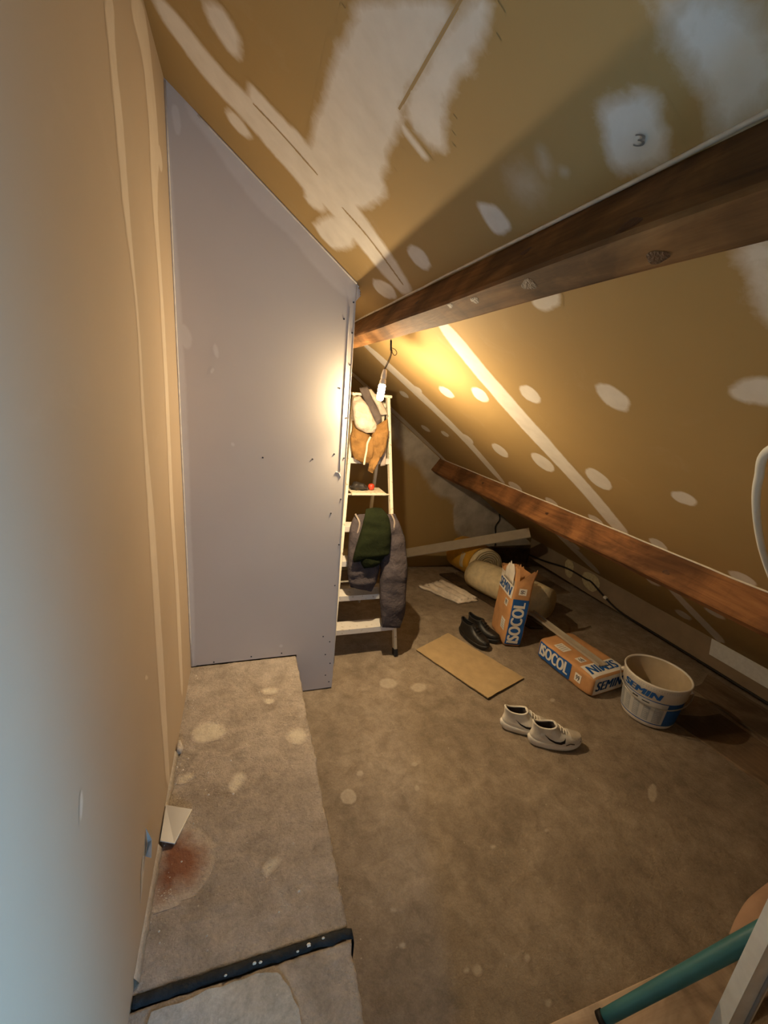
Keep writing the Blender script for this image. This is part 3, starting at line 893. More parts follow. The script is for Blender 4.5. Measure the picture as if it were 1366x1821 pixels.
# gable wall at the far end
V = [(LEFT_X - 0.05, GABLE_Y, -0.3), (3.8, GABLE_Y, -0.3), (3.8, GABLE_Y, cz(3.8)), (LEFT_X - 0.05, GABLE_Y, cz(LEFT_X - 0.05) + 0.03)]
wall_gable = hexa('wall_gable', V + [(a, b + 0.08, c) for a, b, c in V], 'ivory_board')
tag(wall_gable, 'triangular end wall of ivory plasterboard behind the stepladder', 'wall', kind='structure')

# wall behind the camera with the added daylight window
V, F = [], []
wx0, wx1, wz0, wz1 = WIN
ztop = lambda x: cz(x) + 0.02
pieces = [[(LEFT_X - .05, -.2), (3.5, -.2), (3.5, 0), (2.99, wz0), (LEFT_X - .05, wz0)],
          [(LEFT_X - .05, wz0), (wx0, wz0), (wx0, wz1), (LEFT_X - .05, wz1)],
          [(wx1, wz0), (2.97, wz0), ((C0 - wz1) / T, wz1), (wx1, wz1)],
          [(LEFT_X - .05, wz1), ((C0 - wz1) / T, wz1), (LEFT_X - .05, ztop(LEFT_X - .05))]]
for pc in pieces:
    n = len(pc); b = len(V)
    V += [(a, BACK_Y, c) for a, c in pc] + [(a, BACK_Y - 0.08, c) for a, c in pc]
    F += [tuple(range(b, b + n)), tuple(range(b + n, b + 2 * n))] + [(b + i, b + (i + 1) % n, b + n + (i + 1) % n, b + n + i) for i in range(n)]
wall_back = mesh('wall_back', V, F, 'wall_board')
tag(wall_back, 'plasterboard wall behind the viewpoint around the added window', 'wall', kind='structure')
win = thing('window_1', (wx0, BACK_Y - 0.04, wz0), 'white framed window added unseen behind the viewpoint to let daylight in', 'window')
win['kind'] = 'structure'
for (a, b) in (((wx0, wz0), (wx1, wz0 + .04)), ((wx0, wz1 - .04), (wx1, wz1)), ((wx0, wz0 + .04), (wx0 + .04, wz1 - .04)), ((wx1 - .04, wz0 + .04), (wx1, wz1 - .04))):
    box('window_frame', (a[0], BACK_Y - .07, a[1]), (b[0], BACK_Y - .03, b[1]), 'white_paint', win)
box('window_pane', (wx0 + .04, BACK_Y - .052, wz0 + .04), (wx1 - .04, BACK_Y - .048, wz1 - .04), 'window_glass', win)

rw = thing('window_2', (hx0, hy0, cz(hx0)), 'white framed roof window added unseen behind the viewpoint to let daylight in', 'window')
rw['kind'] = 'structure'
def on_roof(x, y, h):
    return Vector((x, y, cz(x))) - N_IN * h
for (xa_, xb_, ya_, yb_) in ((hx0, hx1, hy0, hy0 + .035), (hx0, hx1, hy1 - .035, hy1), (hx0, hx0 + .03, hy0 + .035, hy1 - .035), (hx1 - .03, hx1, hy0 + .035, hy1 - .035)):
    hexa('window_frame', [on_roof(x, y, h) for h in (.012, .045) for x, y in ((xa_, ya_), (xb_, ya_), (xb_, yb_), (xa_, yb_))], 'white_paint', rw)
hexa('window_pane', [on_roof(x, y, h) for h in (.024, .028) for x, y in ((hx0 + .03, hy0 + .035), (hx1 - .03, hy0 + .035), (hx1 - .03, hy1 - .035), (hx0 + .03, hy1 - .035))], 'window_glass', rw)
V = [(.45, .06, -.02), (3.4, .06, -.02), (.45, .06, cz(.45) + .01)]  # unseen wall, added to cut off the daylight along the left wall
wall_daylight_block = mesh('wall_daylight_block', V + [(a, b + .05, c) for a, b, c in V], [(0, 1, 2), (3, 4, 5), (0, 1, 4, 3), (1, 2, 5, 4), (2, 0, 3, 5)], 'wall_board')
tag(wall_daylight_block, 'plasterboard wall added unseen right behind the viewpoint to block daylight', 'wall', kind='structure')

# grey plasterboard partition and its return towards the gable
def profile_wall(name, prof, ya, yb, material):
    n = len(prof)
    V = [(a, ya, c) for a, c in prof] + [(a, yb, c) for a, c in prof]
    F = [tuple(range(n)), tuple(range(n, 2 * n))] + [(i, (i + 1) % n, n + (i + 1) % n, n + i) for i in range(n)]
    return mesh(name, V, F, material)


wall_partition = profile_wall('wall_partition', [(LEFT_X, STEP_Z + .006), (STEP_X + .004, STEP_Z + .006), (STEP_X + .004, 0.004), (PANEL_X - .005, 0.004),
                                                 (PANEL_X, 0.25), (PANEL_X, cz(PANEL_X)), (LEFT_X, cz(LEFT_X))], PANEL_Y, PANEL_Y + 0.0125, 'grey_board')
tag(wall_partition, 'tall grey plasterboard panel with slanted top and visible screws', 'wall', kind='structure')
wall_return = profile_wall('wall_return', [(PANEL_X - .065, -0.2), (PANEL_X - .002, -0.2), (PANEL_X - .002, cz(PANEL_X)), (PANEL_X - .065, cz(PANEL_X - .065))], PANEL_Y + 0.0126, GABLE_Y + 0.02, 'grey_board')
tag(wall_return, 'short grey return wall hidden behind the partition panel', 'wall', kind='structure')

# marks on the boards
def on_ceiling(x, y, h):
    return Vector((x, y, cz(x))) + N_IN * h


CM = {'joint_strip': 'compound', 'plaster_patch': 'compound', 'plaster_band': 'compound', 'plaster_smear': 'compound_thin', 'screw_patch': 'compound', 'seam_line': 'seam'}
items = []
for nm, fade, poly in CEILING_MARKS:
    if max(y for x, y in poly) > 3.9:
        poly = [(x, min(y, GABLE_Y - .03)) for x, y in poly]
    items.append((nm, fade, poly))
marks(items, on_ceiling, CM, ceiling)
same = lambda m: {k: m for k in ('joint_strip', 'plaster_patch', 'plaster_smear', 'plaster_band', 'plaster_splash', 'seam_line')}
marks(WALL_MARKS, lambda y, z, h: Vector((LEFT_X + h, y, z)), same('wall_compound'), wall_left)
marks(PANEL_MARKS, lambda x, z, h: Vector((x, PANEL_Y - h, z)), same('panel_compound'), wall_partition)
marks(GABLE_MARKS, lambda x, z, h: Vector((x, GABLE_Y - h, z)), same('gable_compound'), wall_gable)
marks(FLOOR_MARKS, lambda x, y, h: Vector((x, y, floor_h(x, y) + h + 0.0003)), same('floor_splash'), floor)

# screws in the partition
ring = [(math.cos(2 * math.pi * k / 10), math.sin(2 * math.pi * k / 10)) for k in range(10)]
sv = [(c * .0042, 0, s * .0042) for c, s in ring] + [(c * .0030, -.0012, s * .0030) for c, s in ring] + [(c * .0015, -.0004, s * .0015) for c, s in ring]
sf = [(i, (i + 1) % 10, 10 + (i + 1) % 10, 10 + i) for i in range(10)] + [(10 + i, 10 + (i + 1) % 10, 20 + (i + 1) % 10, 20 + i) for i in range(10)] + [tuple(range(20, 30))]
sme = None
for (x, z) in PANEL_SCREWS:
    if sme is None:
        o = mesh('screw', sv, sf, 'screw_dark', wall_partition); sme = o.data
    else:
        o = bpy.data.objects.new('screw', sme); COL.objects.link(o); o.parent = wall_partition
    o.location = (x, PANEL_Y - 0.0002, z)
# metal corner bead on the free edge of the panel, printed mark near its foot
bead = [(PANEL_X - 0.001, PANEL_Y - .0012, 0.30), (PANEL_X - 0.001, PANEL_Y - .0012, 2.10), (PANEL_X - 0.035, PANEL_Y - .0012, 2.10), (PANEL_X - 0.033, PANEL_Y - .0012, 1.28)]
tube('corner_bead', [(PANEL_X - .030, PANEL_Y - .0008, 1.29), (PANEL_X - .030, PANEL_Y - .0008, 1.6), (PANEL_X - .028, PANEL_Y - .0008, 2.05)], .0013, 'bead_white', wall_partition, 6)
tube('corner_bead', [(PANEL_X - .0012, PANEL_Y - .0005, 0.26), (PANEL_X - .0012, PANEL_Y - .0005, 1.2), (PANEL_X - .0012, PANEL_Y - .0005, 2.14)], .0013, 'bead_white', wall_partition, 6)
tube('plaster_drip', [(PANEL_X - .050, PANEL_Y - .001, 1.288), (PANEL_X - .035, PANEL_Y - .001, 1.283), (PANEL_X - .024, PANEL_Y - .001, 1.262)], .0010, 'bead_white', wall_partition, 6)
# sealed corner line between left wall and panel, and ceiling line on top of the panel
tube('corner_seal', [(LEFT_X + .003, PANEL_Y - .003, STEP_Z + .01), (LEFT_X + .003, PANEL_Y - .003, 1.4), (LEFT_X + .003, PANEL_Y - .003, cz(LEFT_X) - .01)], .0035, 'bead_white', wall_left, 6)
tube('corner_seal', [(LEFT_X + .11, PANEL_Y - .003, cz(LEFT_X + .11) - .005), (0.1, PANEL_Y - .003, cz(0.1) - .005), (PANEL_X, PANEL_Y - .003, cz(PANEL_X) - .005)], .0035, 'bead_white', wall_partition, 6)
# torn paper facing and bared plaster low on the left wall
V = [(LEFT_X + .001, 1.012, .49), (LEFT_X + .016, 1.002, .455), (LEFT_X + .020, .965, .435), (LEFT_X + .001, .985, .42), (LEFT_X + .001, 1.015, .43)]
mesh('torn_paper', V, [(0, 1, 4), (1, 2, 3, 4)], 'torn_paper', wall_left)
mesh('bared_plaster', [(LEFT_X + .0008, .985, .425), (LEFT_X + .0008, .962, .455), (LEFT_X + .0008, .935, .43), (LEFT_X + .0008, .905, .36), (LEFT_X + .0008, .945, .385)], [(0, 1, 2, 3, 4)], 'plaster_core', wall_left)
# ragged foot of the wall boards above the step
for ya, yb in ((0.80, 1.13), (1.26, 1.50)):
    n = 14; V = []
    for i in range(n + 1):
        y = ya + (yb - ya) * i / n
        V += [(LEFT_X + .0006, y, STEP_Z - .002), (LEFT_X + .012 + .006 * noise.noise(Vector((y * 30, 2, 1))), y, STEP_Z + .004), (LEFT_X + .0006, y, STEP_Z + .028 + .006 * noise.noise(Vector((y * 24, 7, 1))))]
    F = []
    for i in range(n):
        a = 3 * i
        F += [(a, a + 1, a + 4, a + 3), (a + 1, a + 2, a + 5, a + 4)]
    mesh('plaster_fillet', V, F, 'plaster_core', wall_left, True)


# concrete step along the left wall: far slab, dark joint, near slab
def slab_h(x, y, ztop, seed):
    return ztop + 0.0022 * noise.noise(Vector((x * 14, y * 14, seed))) + 0.0022 * noise.noise(Vector((x * 48, y * 48, seed))) + 0.0012 * noise.noise(Vector((x * 110, y * 110, seed)))


def slab(name, ya, yb, ztop, material, seed, cell=0.007):
    xs = int((STEP_X - LEFT_X) / cell); ys = int((yb - ya) / cell)
    V, F = [], []
    prof = [(0.0, -ztop - 0.02), (0.0, -0.03), (0.0, -0.012)]
    for j in range(ys + 1):
        y = ya + (yb - ya) * j / ys
        edge = STEP_X + 0.009 * noise.noise(Vector((y * 9, seed, 0))) + 0.006 * noise.noise(Vector((y * 34, seed, 5))) + 0.003 * noise.noise(Vector((y * 90, seed, 5)))
        for i in range(xs + 1):
            u = i / xs
            x = LEFT_X + (edge - LEFT_X) * u
            z = slab_h(x, y, ztop, seed)
            if i == xs:
                z -= 0.007 + 0.004 * noise.noise(Vector((y * 40, 3, seed)))
            V.append((x, y, z))
        V.append((edge + 0.002, y, ztop - 0.05)); V.append((edge + 0.001, y, -0.01))
    w = xs + 3
    for j in range(ys):
        for i in range(w - 1):
            a = j * w + i
            F.append((a, a + 1, a + w + 1, a + w))
    for j in (0, ys):
        F.append(tuple(j * w + i for i in range(w)) + ())
    return mesh(name, V, F, material, None, True)


step = slab('concrete_step', 0.782, PANEL_Y - 0.002, STEP_Z, 'step_concrete', 3.0)
tag(step, 'long raised concrete step running along the left wall to the grey panel', 'step')
marks(STEP_MARKS, lambda x, y, h: Vector((max(x, LEFT_X + .004), y, slab_h(x, y, STEP_Z, 3.0) + 0.0006 + h)), {'plaster_splash': 'splash', 'rust_stain': 'rust'}, step, max_cell=.005)
near = slab('concrete_slab', -0.9, 0.752, STEP_Z - 0.002, 'step_concrete', 8.0)
tag(near, 'near concrete slab with grey screed skin in front of the black joint', 'slab')
P = [(-0.255, 0.735), (-0.14, 0.738), (-0.01, 0.745), (0.075, 0.735), (0.100, 0.70), (0.115, 0.66), (0.130, 0.60), (0.138, 0.45), (0.15, 0.2), (0.16, -0.6), (-0.255, -0.6)]
PP = resample(P, 2); n = len(PP)
PP = [p + Vector((noise.noise(Vector((p.x * 30, p.y * 30, 0))) * .008, noise.noise(Vector((p.x * 30, p.y * 30, 9))) * .008)) for p in PP]
PP = [Vector((max(p.x, -.258), p.y)) for p in PP]
V = [(p.x, p.y, STEP_Z - .004) for p in PP] + [(p.x, p.y, STEP_Z + .0065) for p in PP]
mesh('screed_skin', V, [(i, (i + 1) % n, n + (i + 1) % n, n + i) for i in range(n)] + [tuple(range(n, 2 * n))], 'screed', near)
# dark joint strip with crumbs
def jy(x):
    return 0.768 + 0.002 * noise.noise(Vector((x * 20, 0, 0)))
rings = []
for i in range(73):
    x = LEFT_X + .004 + (STEP_X + .006 - LEFT_X) * i / 72
    w = 0.0125 + .005 * noise.noise(Vector((x * 25, 4, 0))) + .003 * noise.noise(Vector((x * 70, 4, 0)))
    rings.append([(x, jy(x) + w * c, STEP_Z - .001 + .009 * s + (.0 if i < 70 else -.003 * (i - 69))) for c, s in [(math.cos(2 * math.pi * k / 10), math.sin(2 * math.pi * k / 10)) for k in range(10)]])
rings.append([(STEP_X + .014, p[1], p[2] - .02) for p in rings[-1]])
rings.append([(STEP_X + .014, p[1], p[2] - .12) for p in rings[-1]])
joint = loft('joint_strip', rings, 'bitumen')
tag(joint, 'black bitumen joint strip crossing the concrete step', 'joint strip')
for (x, dy, s) in ((.02, -.004, .006), (.035, -.006, .005), (.16, -.002, .008), (.20, .002, .006), (.13, -.008, .004), (-.05, -.009, .004)):
    V = [(x + s * math.cos(a) * (1 + .3 * math.sin(3 * a)), jy(x) + dy + s * .7 * math.sin(a), STEP_Z + .0065) for a in [k * math.pi / 3 for k in range(6)]] + [(x, jy(x) + dy, STEP_Z + .0105)]
    mesh('crumb', V, [(k, (k + 1) % 6, 6) for k in range(6)], 'print_white', joint)

# roof purlins, set square to the slope, with sealant beads
def purlin(name, xtop, depth, width, material, seed, label, ya=BACK_Y, yb=GABLE_Y, bow=0.0):
    rings = []; n = 60
    for i in range(n + 1):
        y = ya + (yb - ya) * i / n
        k = 0.004 * noise.noise(Vector((y * 2.1, seed, 0)))
        d = depth + 0.006 * noise.noise(Vector((y * 1.7, seed, 4)))
        top = Vector((xtop, y, cz(xtop))) - N_IN * 0.02 + U_DN * k
        c = 0.006
        rings.append([top, top + N_IN * (d + .02 - c), top + N_IN * (d + .02) + U_DN * c, top + N_IN * (d + .02 + k) + U_DN * (width - c), top + N_IN * (d + .02 - c) + U_DN * width, top + U_DN * width])
    o = loft(name, rings, material, None, True, False)
    return tag(o, label, 'beam')


upper = purlin('roof_purlin', 0.617, 0.137, 0.072, 'beam_wood', 1.3, 'thick brown roof beam above the hanging bulb')
lower = purlin('roof_purlin', 1.972, 0.152, 0.075, 'purlin_wood', 5.1, 'lower reddish brown roof beam nearest to the floor')
for o, xt, s in ((upper, 0.617, 2), (lower, 1.972, 6)):
    pts = [Vector((xt - .006, y, cz(xt - .006))) + N_IN * (.003 + .003 * noise.noise(Vector((y * 5, s, 0)))) + U_DN * (.004 * noise.noise(Vector((y * 3.3, s, 3)))) for y in [BACK_Y + .05 + (GABLE_Y - BACK_Y - .1) * i / 60 for i in range(61)]]
    tube('sealant_bead', pts, .0042 if s == 2 else .0044, 'bead_white', o, 6, curve=False)
# knots in the beams: (beam, top x, depth, along, across, on the underside?, size)
for (bm_, xt, dep, y, a_, under_side, sz) in ((upper, .617, .137, 1.051, .023, True, .010), (upper, .617, .137, .838, .029, True, .013), (upper, .617, .137, .55, .050, True, .011), (upper, .617, .137, 1.177, .014, True, .008),
                                              (upper, .617, .137, .585, .118, False, .013), (upper, .617, .137, .90, .060, False, .010), (upper, .617, .137, 1.5, .075, False, .009),
                                              (lower, 1.972, .152, 2.25, .075, False, .009), (lower, 1.972, .152, 1.35, .10, False, .011), (lower, 1.972, .152, 3.1, .06, False, .010)):
    base = Vector((xt, y, cz(xt))) + (N_IN * dep + U_DN * a_ if under_side else N_IN * a_)
    nr, ac = (N_IN, U_DN) if under_side else (-U_DN, N_IN)
    bv = BVHTree.FromPolygons([v.co.copy() for v in bm_.data.vertices], [tuple(f.vertices) for f in bm_.data.polygons])
    def on_beam(pt, h):
        hit = bv.ray_cast(pt + nr * .05, -nr, .12)
        return (hit[0] if hit[0] is not None else pt) + nr * h
    V = []
    for (k_, h_) in ((1.0, .0004), (.55, .0012)):
        V += [on_beam(base + (Vector((0, 1, 0)) * 1.7 * math.cos(q) + ac * math.sin(q)) * sz * k_ * (1 + .15 * math.sin(3 * q + y * 9)), h_) for q in [k * math.pi / 8 for k in range(16)]]
    V.append(on_beam(base, .0002))
    mesh('knot', V, [(k, (k + 1) % 16, 16 + (k + 1) % 16, 16 + k) for k in range(16)] + [(16 + k, 16 + (k + 1) % 16, 32) for k in range(16)], 'knot_dark', bm_, True)
# plaster crumbs strewn over the step
V, F = [], []
for k in range(150):
    x = LEFT_X + .01 + (STEP_X - LEFT_X - .03) * random.random(); y = .80 + 1.24 * random.random()
    if random.random() < .35:
        x = LEFT_X + .01 + .05 * random.random()
    s = .0015 + .0035 * random.random() ** 3
    b = len(V); z = slab_h(x, y, STEP_Z, 3.0) + .0004
    V += [(x + s * (1 + .4 * random.random()) * math.cos(q), y + s * (1 + .4 * random.random()) * math.sin(q), z - .001) for q in [j * math.pi / 2.5 for j in range(5)]] + [(x + s * .2, y, z + s * .8)]
    F += [(b + j, b + (j + 1) % 5, b + 5) for j in range(5)]
cr = mesh('plaster_crumbs', V, F, 'plaster_pale', step)
cr['kind'] = 'stuff'
# ================================================================ eaves
knee = thing('knee_board', (KNEE_X, 2.3, 0.03), 'low brownish board standing along the eaves under the lower beam', 'board')
hexa('board', [(KNEE_X, .6, .045), (KNEE_X + .015, .6, .045), (KNEE_X + .015, 3.76, .02), (KNEE_X, 3.76, .02), (KNEE_X, .6, cz(KNEE_X) - .002), (KNEE_X + .015, .6, cz(KNEE_X + .015) - .002), (KNEE_X + .015, 3.76, cz(KNEE_X + .015) - .002), (KNEE_X, 3.76, cz(KNEE_X) - .002)], 'knee_board', knee)
def tape_piece(pts, lift=.002):
    P = resample(pts, 1); n = len(P)
    V = [(KNEE_X - .001, p.x, p.y) for p in P] + [(KNEE_X - lift - .001, p.x + .002 * noise.noise(Vector((p.x * 60, p.y * 60, 0))), p.y) for p in P]
    under(mesh('tape', V, [(i, (i + 1) % n, n + (i + 1) % n, n + i) for i in range(n)] + [tuple(range(n, 2 * n))], 'tape_yellow'), knee)
tape_piece([(3.20, .235), (3.08, .243), (3.06, .10), (3.10, .06), (3.17, .09)])
tape_piece([(2.93, .22), (2.78, .235), (2.72, .17), (2.75, .10), (2.80, .06), (2.90, .08), (2.95, .14)])
o = hexa('paper_strip', [(KNEE_X - .003, .9, .135), (KNEE_X - .001, .9, .135), (KNEE_X - .001, 1.72, .13), (KNEE_X - .003, 1.72, .13), (KNEE_X - .003, .9, .247), (KNEE_X - .001, .9, .247), (KNEE_X - .001, 1.735, .245), (KNEE_X - .003, 1.735, .245)], 'label_pale', knee)
low = box('eaves_board', (2.50, 3.745, -.12), (KNEE_X - .002, 3.76, .165), 'dark_plank')
tag(low, 'dark low board across the far corner of the eaves', 'board')

def plank_on_floor(name, corners, h, material, label, cat='plank'):
    p = [Vector((x, y, fz(y) - .001)) for x, y in corners]
    o = hexa(name, p + [v + Vector((0, 0, h)) for v in p], material, None, .003)
    return tag(o, label, cat)


plank_on_floor('floor_plank', [(2.44, 0.62), (2.70, 0.62), (2.84, 3.72), (2.16, 3.72)], .030, 'dusty_plank', 'wide dusty brown plank lying behind the paper bags')
plank_on_floor('floor_plank', [(2.735, 0.62), (3.07, 0.62), (3.07, 3.72), (2.87, 3.72)], .040, 'dusty_plank', 'long brown plank lying against the low eaves board')
plank_on_floor('floor_plank', [(2.13, 2.42), (2.24, 2.40), (2.13, 3.72), (1.965, 3.72)], .022, 'dark_plank', 'narrow dark plank lying under the insulation rolls')
K_ = KNEE_X
tube_o = tube('black_cable', [(K_ - .02, 3.72, .06), (K_ - .03, 3.45, .10), (K_ - .012, 3.15, .15), (K_ - .006, 2.90, .15), (K_ - .03, 2.80, .165), (K_ - .03, 2.66, .115), (K_ - .022, 2.45, .055), (K_ - .016, 2.1, .050), (K_ - .014, 1.6, .050), (K_ - .014, 1.0, .050)], .008, 'cable_black')
tag(tube_o, 'black cable coming out of the low eaves board along its foot', 'cable')
box('cable_tag', (KNEE_X - .042, 2.60, .092), (KNEE_X - .018, 2.63, .114), 'print_white', tube_o, .003)
o = tube('hanging_wire', [(2.80, GABLE_Y - .012, .445), (2.81, GABLE_Y - .02, .38), (2.77, GABLE_Y - .02, .30), (2.79, GABLE_Y - .02, .2), (2.80, GABLE_Y - .03, .08), (2.78, GABLE_Y - .04, -.10)], .006, 'cable_black')
tag(o, 'thin dark wire hanging down the grey end wall', 'wire')

# ================================================================ stepladder
def rail_l(z):
    return Vector((0.530 + 0.090 * z, 2.300 + 0.27 * z, z))


def rail_r(z):
    return Vector((0.963 - 0.034 * z, 2.300 + 0.27 * z, z))


ladder = thing('step_ladder', (0.75, 2.3, 0), 'paint-spattered white stepladder draped with clothes beside the grey panel', 'ladder')
for fn in (rail_l, rail_r):
    a, b = fn(0.03), fn(1.665)
    bar('rail', a, b, .020, .042, 'ladder_paint', ladder, .003)
    ft = bar('rubber_foot', fn(0.0), fn(0.045), .026, .048, 'black_rubber', ladder, .004)
for z in (0.205, 0.415, 0.63, 0.845, 1.052, 1.27, 1.48):
    a, b = rail_l(z), rail_r(z)
    big = abs(z - 1.052) < .01
    dp = .15 if big else .085
    mtl = 'tread_paint' if big else 'tread_metal'
    inset = .035 if big else .004
    tr = box('tread', (a.x + inset, a.y - .018, z - .008), (b.x - inset, a.y + dp, z), mtl, ladder, .002)
    lip = under(box('tread_lip', (a.x + inset, a.y - .021, z - (.012 if big else .034)), (b.x - inset, a.y - .014, z + .001), 'ladder_paint' if big else 'tread_metal'), tr)
    if big:
        under(tube('support_rod', [(a.x, a.y, z - .012), (b.x, a.y, z - .012)], .006, 'ladder_paint'), tr)
for sx in (0.545, 0.945):
    tp = Vector((0.69 if sx < .7 else 0.895, 2.775, 1.62)); bt = Vector((sx, 3.18, fz(3.18) + .001))
    bar('rear_leg', bt, tp, .018, .030, 'ladder_paint', ladder, .002)
tube('rear_brace', [(0.553, 3.14, .15), (0.938, 3.14, .15)], .008, 'ladder_paint', ladder)
tube('rear_brace', [(0.62, 2.93, .95), (0.92, 2.93, .95)], .008, 'ladder_paint', ladder)
a, b = rail_l(1.66), rail_r(1.66)
box('top_cap', (a.x - .02, a.y - .03, 1.655), (b.x + .02, a.y + .07, 1.672), 'ladder_paint', ladder, .003)

# clothes on the ladder
tro = thing('work_trousers', (0.85, 2.42, .55), 'dirty grey work trousers hanging down the ladder side', 'trousers')
garment('trouser_leg', [((0.735, 2.470, .93), (0.930, 2.472, .94), .05), ((0.745, 2.440, .86), (0.960, 2.446, .87), .075), ((0.780, 2.420, .77), (0.992, 2.424, .785), .09), ((0.828, 2.382, .64), (1.008, 2.386, .65), .10),
                            ((0.828, 2.345, .50), (1.012, 2.346, .505), .10), ((0.836, 2.306, .36), (0.998, 2.306, .355), .09), ((0.846, 2.272, .238), (0.968, 2.270, .226), .075)], 'grey_cloth', tro, 1, .013, 13)
garment('trouser_leg', [((0.672, 2.505, .93), (0.825, 2.505, .93), .05), ((0.640, 2.470, .86), (0.828, 2.47, .86), .07), ((0.622, 2.425, .72), (0.838, 2.425, .72), .085), ((0.620, 2.398, .62), (0.830, 2.398, .60), .095),
                            ((0.624, 2.382, .54), (0.808, 2.376, .51), .10), ((0.640, 2.372, .488), (0.782, 2.362, .452), .07)], 'grey_cloth', tro, 2, .014, 12)
tube('waistband', [(0.672, 2.490, .935), (0.690, 2.440, .885), (0.668, 2.425, .80)], .006, 'stripe_dull', tro)
tube('waistband', [(0.900, 2.455, .945), (0.915, 2.425, .90), (0.905, 2.405, .85)], .006, 'stripe_dull', tro)
gr = thing('green_sweater', (0.77, 2.36, .68), 'dark green sweater laid over the grey trousers', 'sweater')
garment('sweater_body', [((0.730, 2.470, .975), (0.835, 2.470, .978), .05), ((0.706, 2.420, .930), (0.866, 2.420, .932), .065), ((0.684, 2.388, .86), (0.880, 2.388, .86), .07), ((0.662, 2.366, .79), (0.878, 2.366, .785), .07),
                             ((0.636, 2.344, .705), (0.868, 2.348, .72), .07), ((0.640, 2.338, .672), (0.840, 2.345, .70), .06)], 'green_cloth', gr, 4, .009, 11)
garment('sleeve', [((0.700, 2.352, .735), (0.862, 2.352, .74), .05), ((0.690, 2.345, .67), (0.820, 2.345, .67), .06), ((0.712, 2.345, .628), (0.785, 2.345, .632), .05)], 'green_cloth', gr, 5, .010, 14)

jk = thing('work_jacket', (0.77, 2.62, 1.2), 'tan brown canvas work jacket hanging from the upper ladder treads', 'jacket')
garment('jacket_body', [((0.655, 2.665, 1.50), (0.785, 2.660, 1.48), .05), ((0.650, 2.630, 1.40), (0.770, 2.625, 1.38), .06), ((0.652, 2.605, 1.31), (0.757, 2.602, 1.29), .06), ((0.665, 2.592, 1.27), (0.745, 2.586, 1.238), .05)], 'brown_cloth', jk, 7, .016, 26)
garment('sleeve', [((0.788, 2.622, 1.47), (0.880, 2.630, 1.53), .05), ((0.770, 2.594, 1.40), (0.876, 2.602, 1.43), .06), ((0.780, 2.575, 1.33), (0.856, 2.576, 1.33), .055), ((0.760, 2.553, 1.25), (0.815, 2.556, 1.26), .05), ((0.750, 2.545, 1.205), (0.778, 2.541, 1.190), .03)], 'brown_cloth', jk, 8, .012, 26)
garment('collar_fold', [((0.745, 2.590, 1.40), (0.800, 2.592, 1.42), .03), ((0.730, 2.575, 1.33), (0.785, 2.575, 1.33), .035), ((0.725, 2.56, 1.25), (0.765, 2.56, 1.25), .03)], 'brown_cloth', jk, 9, .009, 20)
tube('zip_edge', [(0.760, 2.585, 1.412), (0.738, 2.566, 1.372), (0.733, 2.556, 1.33), (0.724, 2.545, 1.285), (0.718, 2.536, 1.243)], .0065, 'stripe_cream', jk)
wc = garment('white_cloth', [((0.650, 2.652, 1.640), (0.690, 2.656, 1.655), .04), ((0.643, 2.630, 1.585), (0.734, 2.636, 1.600), .07), ((0.650, 2.612, 1.525), (0.772, 2.618, 1.535), .08), ((0.672, 2.594, 1.466), (0.800, 2.600, 1.482), .07), ((0.730, 2.588, 1.435), (0.785, 2.590, 1.440), .04)], 'white_cloth', None, 11, .009, 24)
tag(wc, 'off-white folded cloth bundle on top of the stepladder', 'cloth')
dk = garment('dark_scarf', [((0.700, 2.715, 1.70), (0.755, 2.722, 1.715), .03), ((0.748, 2.678, 1.595), (0.793, 2.686, 1.623), .035), ((0.789, 2.655, 1.519), (0.838, 2.662, 1.546), .035), ((0.810, 2.642, 1.474), (0.846, 2.652, 1.508), .03)], 'dark_cloth', None, 12, .005, 18)
tag(dk, 'dark grey strip of cloth beside the white bundle on the ladder', 'cloth')
pk = garment('pale_strip', [((0.752, 2.735, 1.695), (0.785, 2.735, 1.70), .02), ((0.812, 2.706, 1.613), (0.862, 2.706, 1.612), .03), ((0.843, 2.682, 1.545), (0.893, 2.682, 1.550), .03)], 'white_cloth', None, 13, .004, 18)
tag(pk, 'pale strip of cloth just below the lit bulb', 'cloth')
pc = garment('pinkish_towel', [((0.866, 2.672, 1.47), (0.893, 2.672, 1.47), .03), ((0.860, 2.640, 1.33), (0.890, 2.640, 1.33), .03), ((0.850, 2.612, 1.225), (0.885, 2.612, 1.23), .03)], 'pink_cloth', None, 14, .004, 20)
tag(pc, 'narrow pinkish towel between the jacket and the right ladder rail', 'towel')

# tools lying on the fifth tread
TZ = 1.053
pl = thing('pliers', (0.735, 2.665, TZ), 'dark pliers lying open on the spattered ladder tread', 'pliers')
for (p, nm) in (([(0.672, 2.690, TZ + .012), (0.70, 2.682, TZ + .014), (0.735, 2.668, TZ + .012), (0.775, 2.655, TZ + .010)], 'handle'), ([(0.676, 2.662, TZ + .010), (0.70, 2.668, TZ + .012), (0.735, 2.664, TZ + .012), (0.778, 2.640, TZ + .009)], 'handle')):
    tube(nm, p, .009, 'tool_dark', pl)
tube('jaw', [(0.735, 2.667, TZ + .012), (0.758, 2.655, TZ + .012), (0.786, 2.632, TZ + .010)], lambda t: .012 - .006 * t, 'tool_dark', pl)
tube('pivot', [(0.742, 2.664, TZ + .003), (0.742, 2.664, TZ + .025)], .011, 'tool_dark', pl)
gl = garment('dark_glove', [((0.672, 2.640, TZ + .018), (0.690, 2.700, TZ + .020), .03), ((0.705, 2.628, TZ + .026), (0.716, 2.692, TZ + .028), .045), ((0.742, 2.622, TZ + .024), (0.750, 2.680, TZ + .024), .04), ((0.775, 2.622, TZ + .014), (0.780, 2.655, TZ + .014), .02)], 'tool_dark', None, 21, .010, 40, 18)
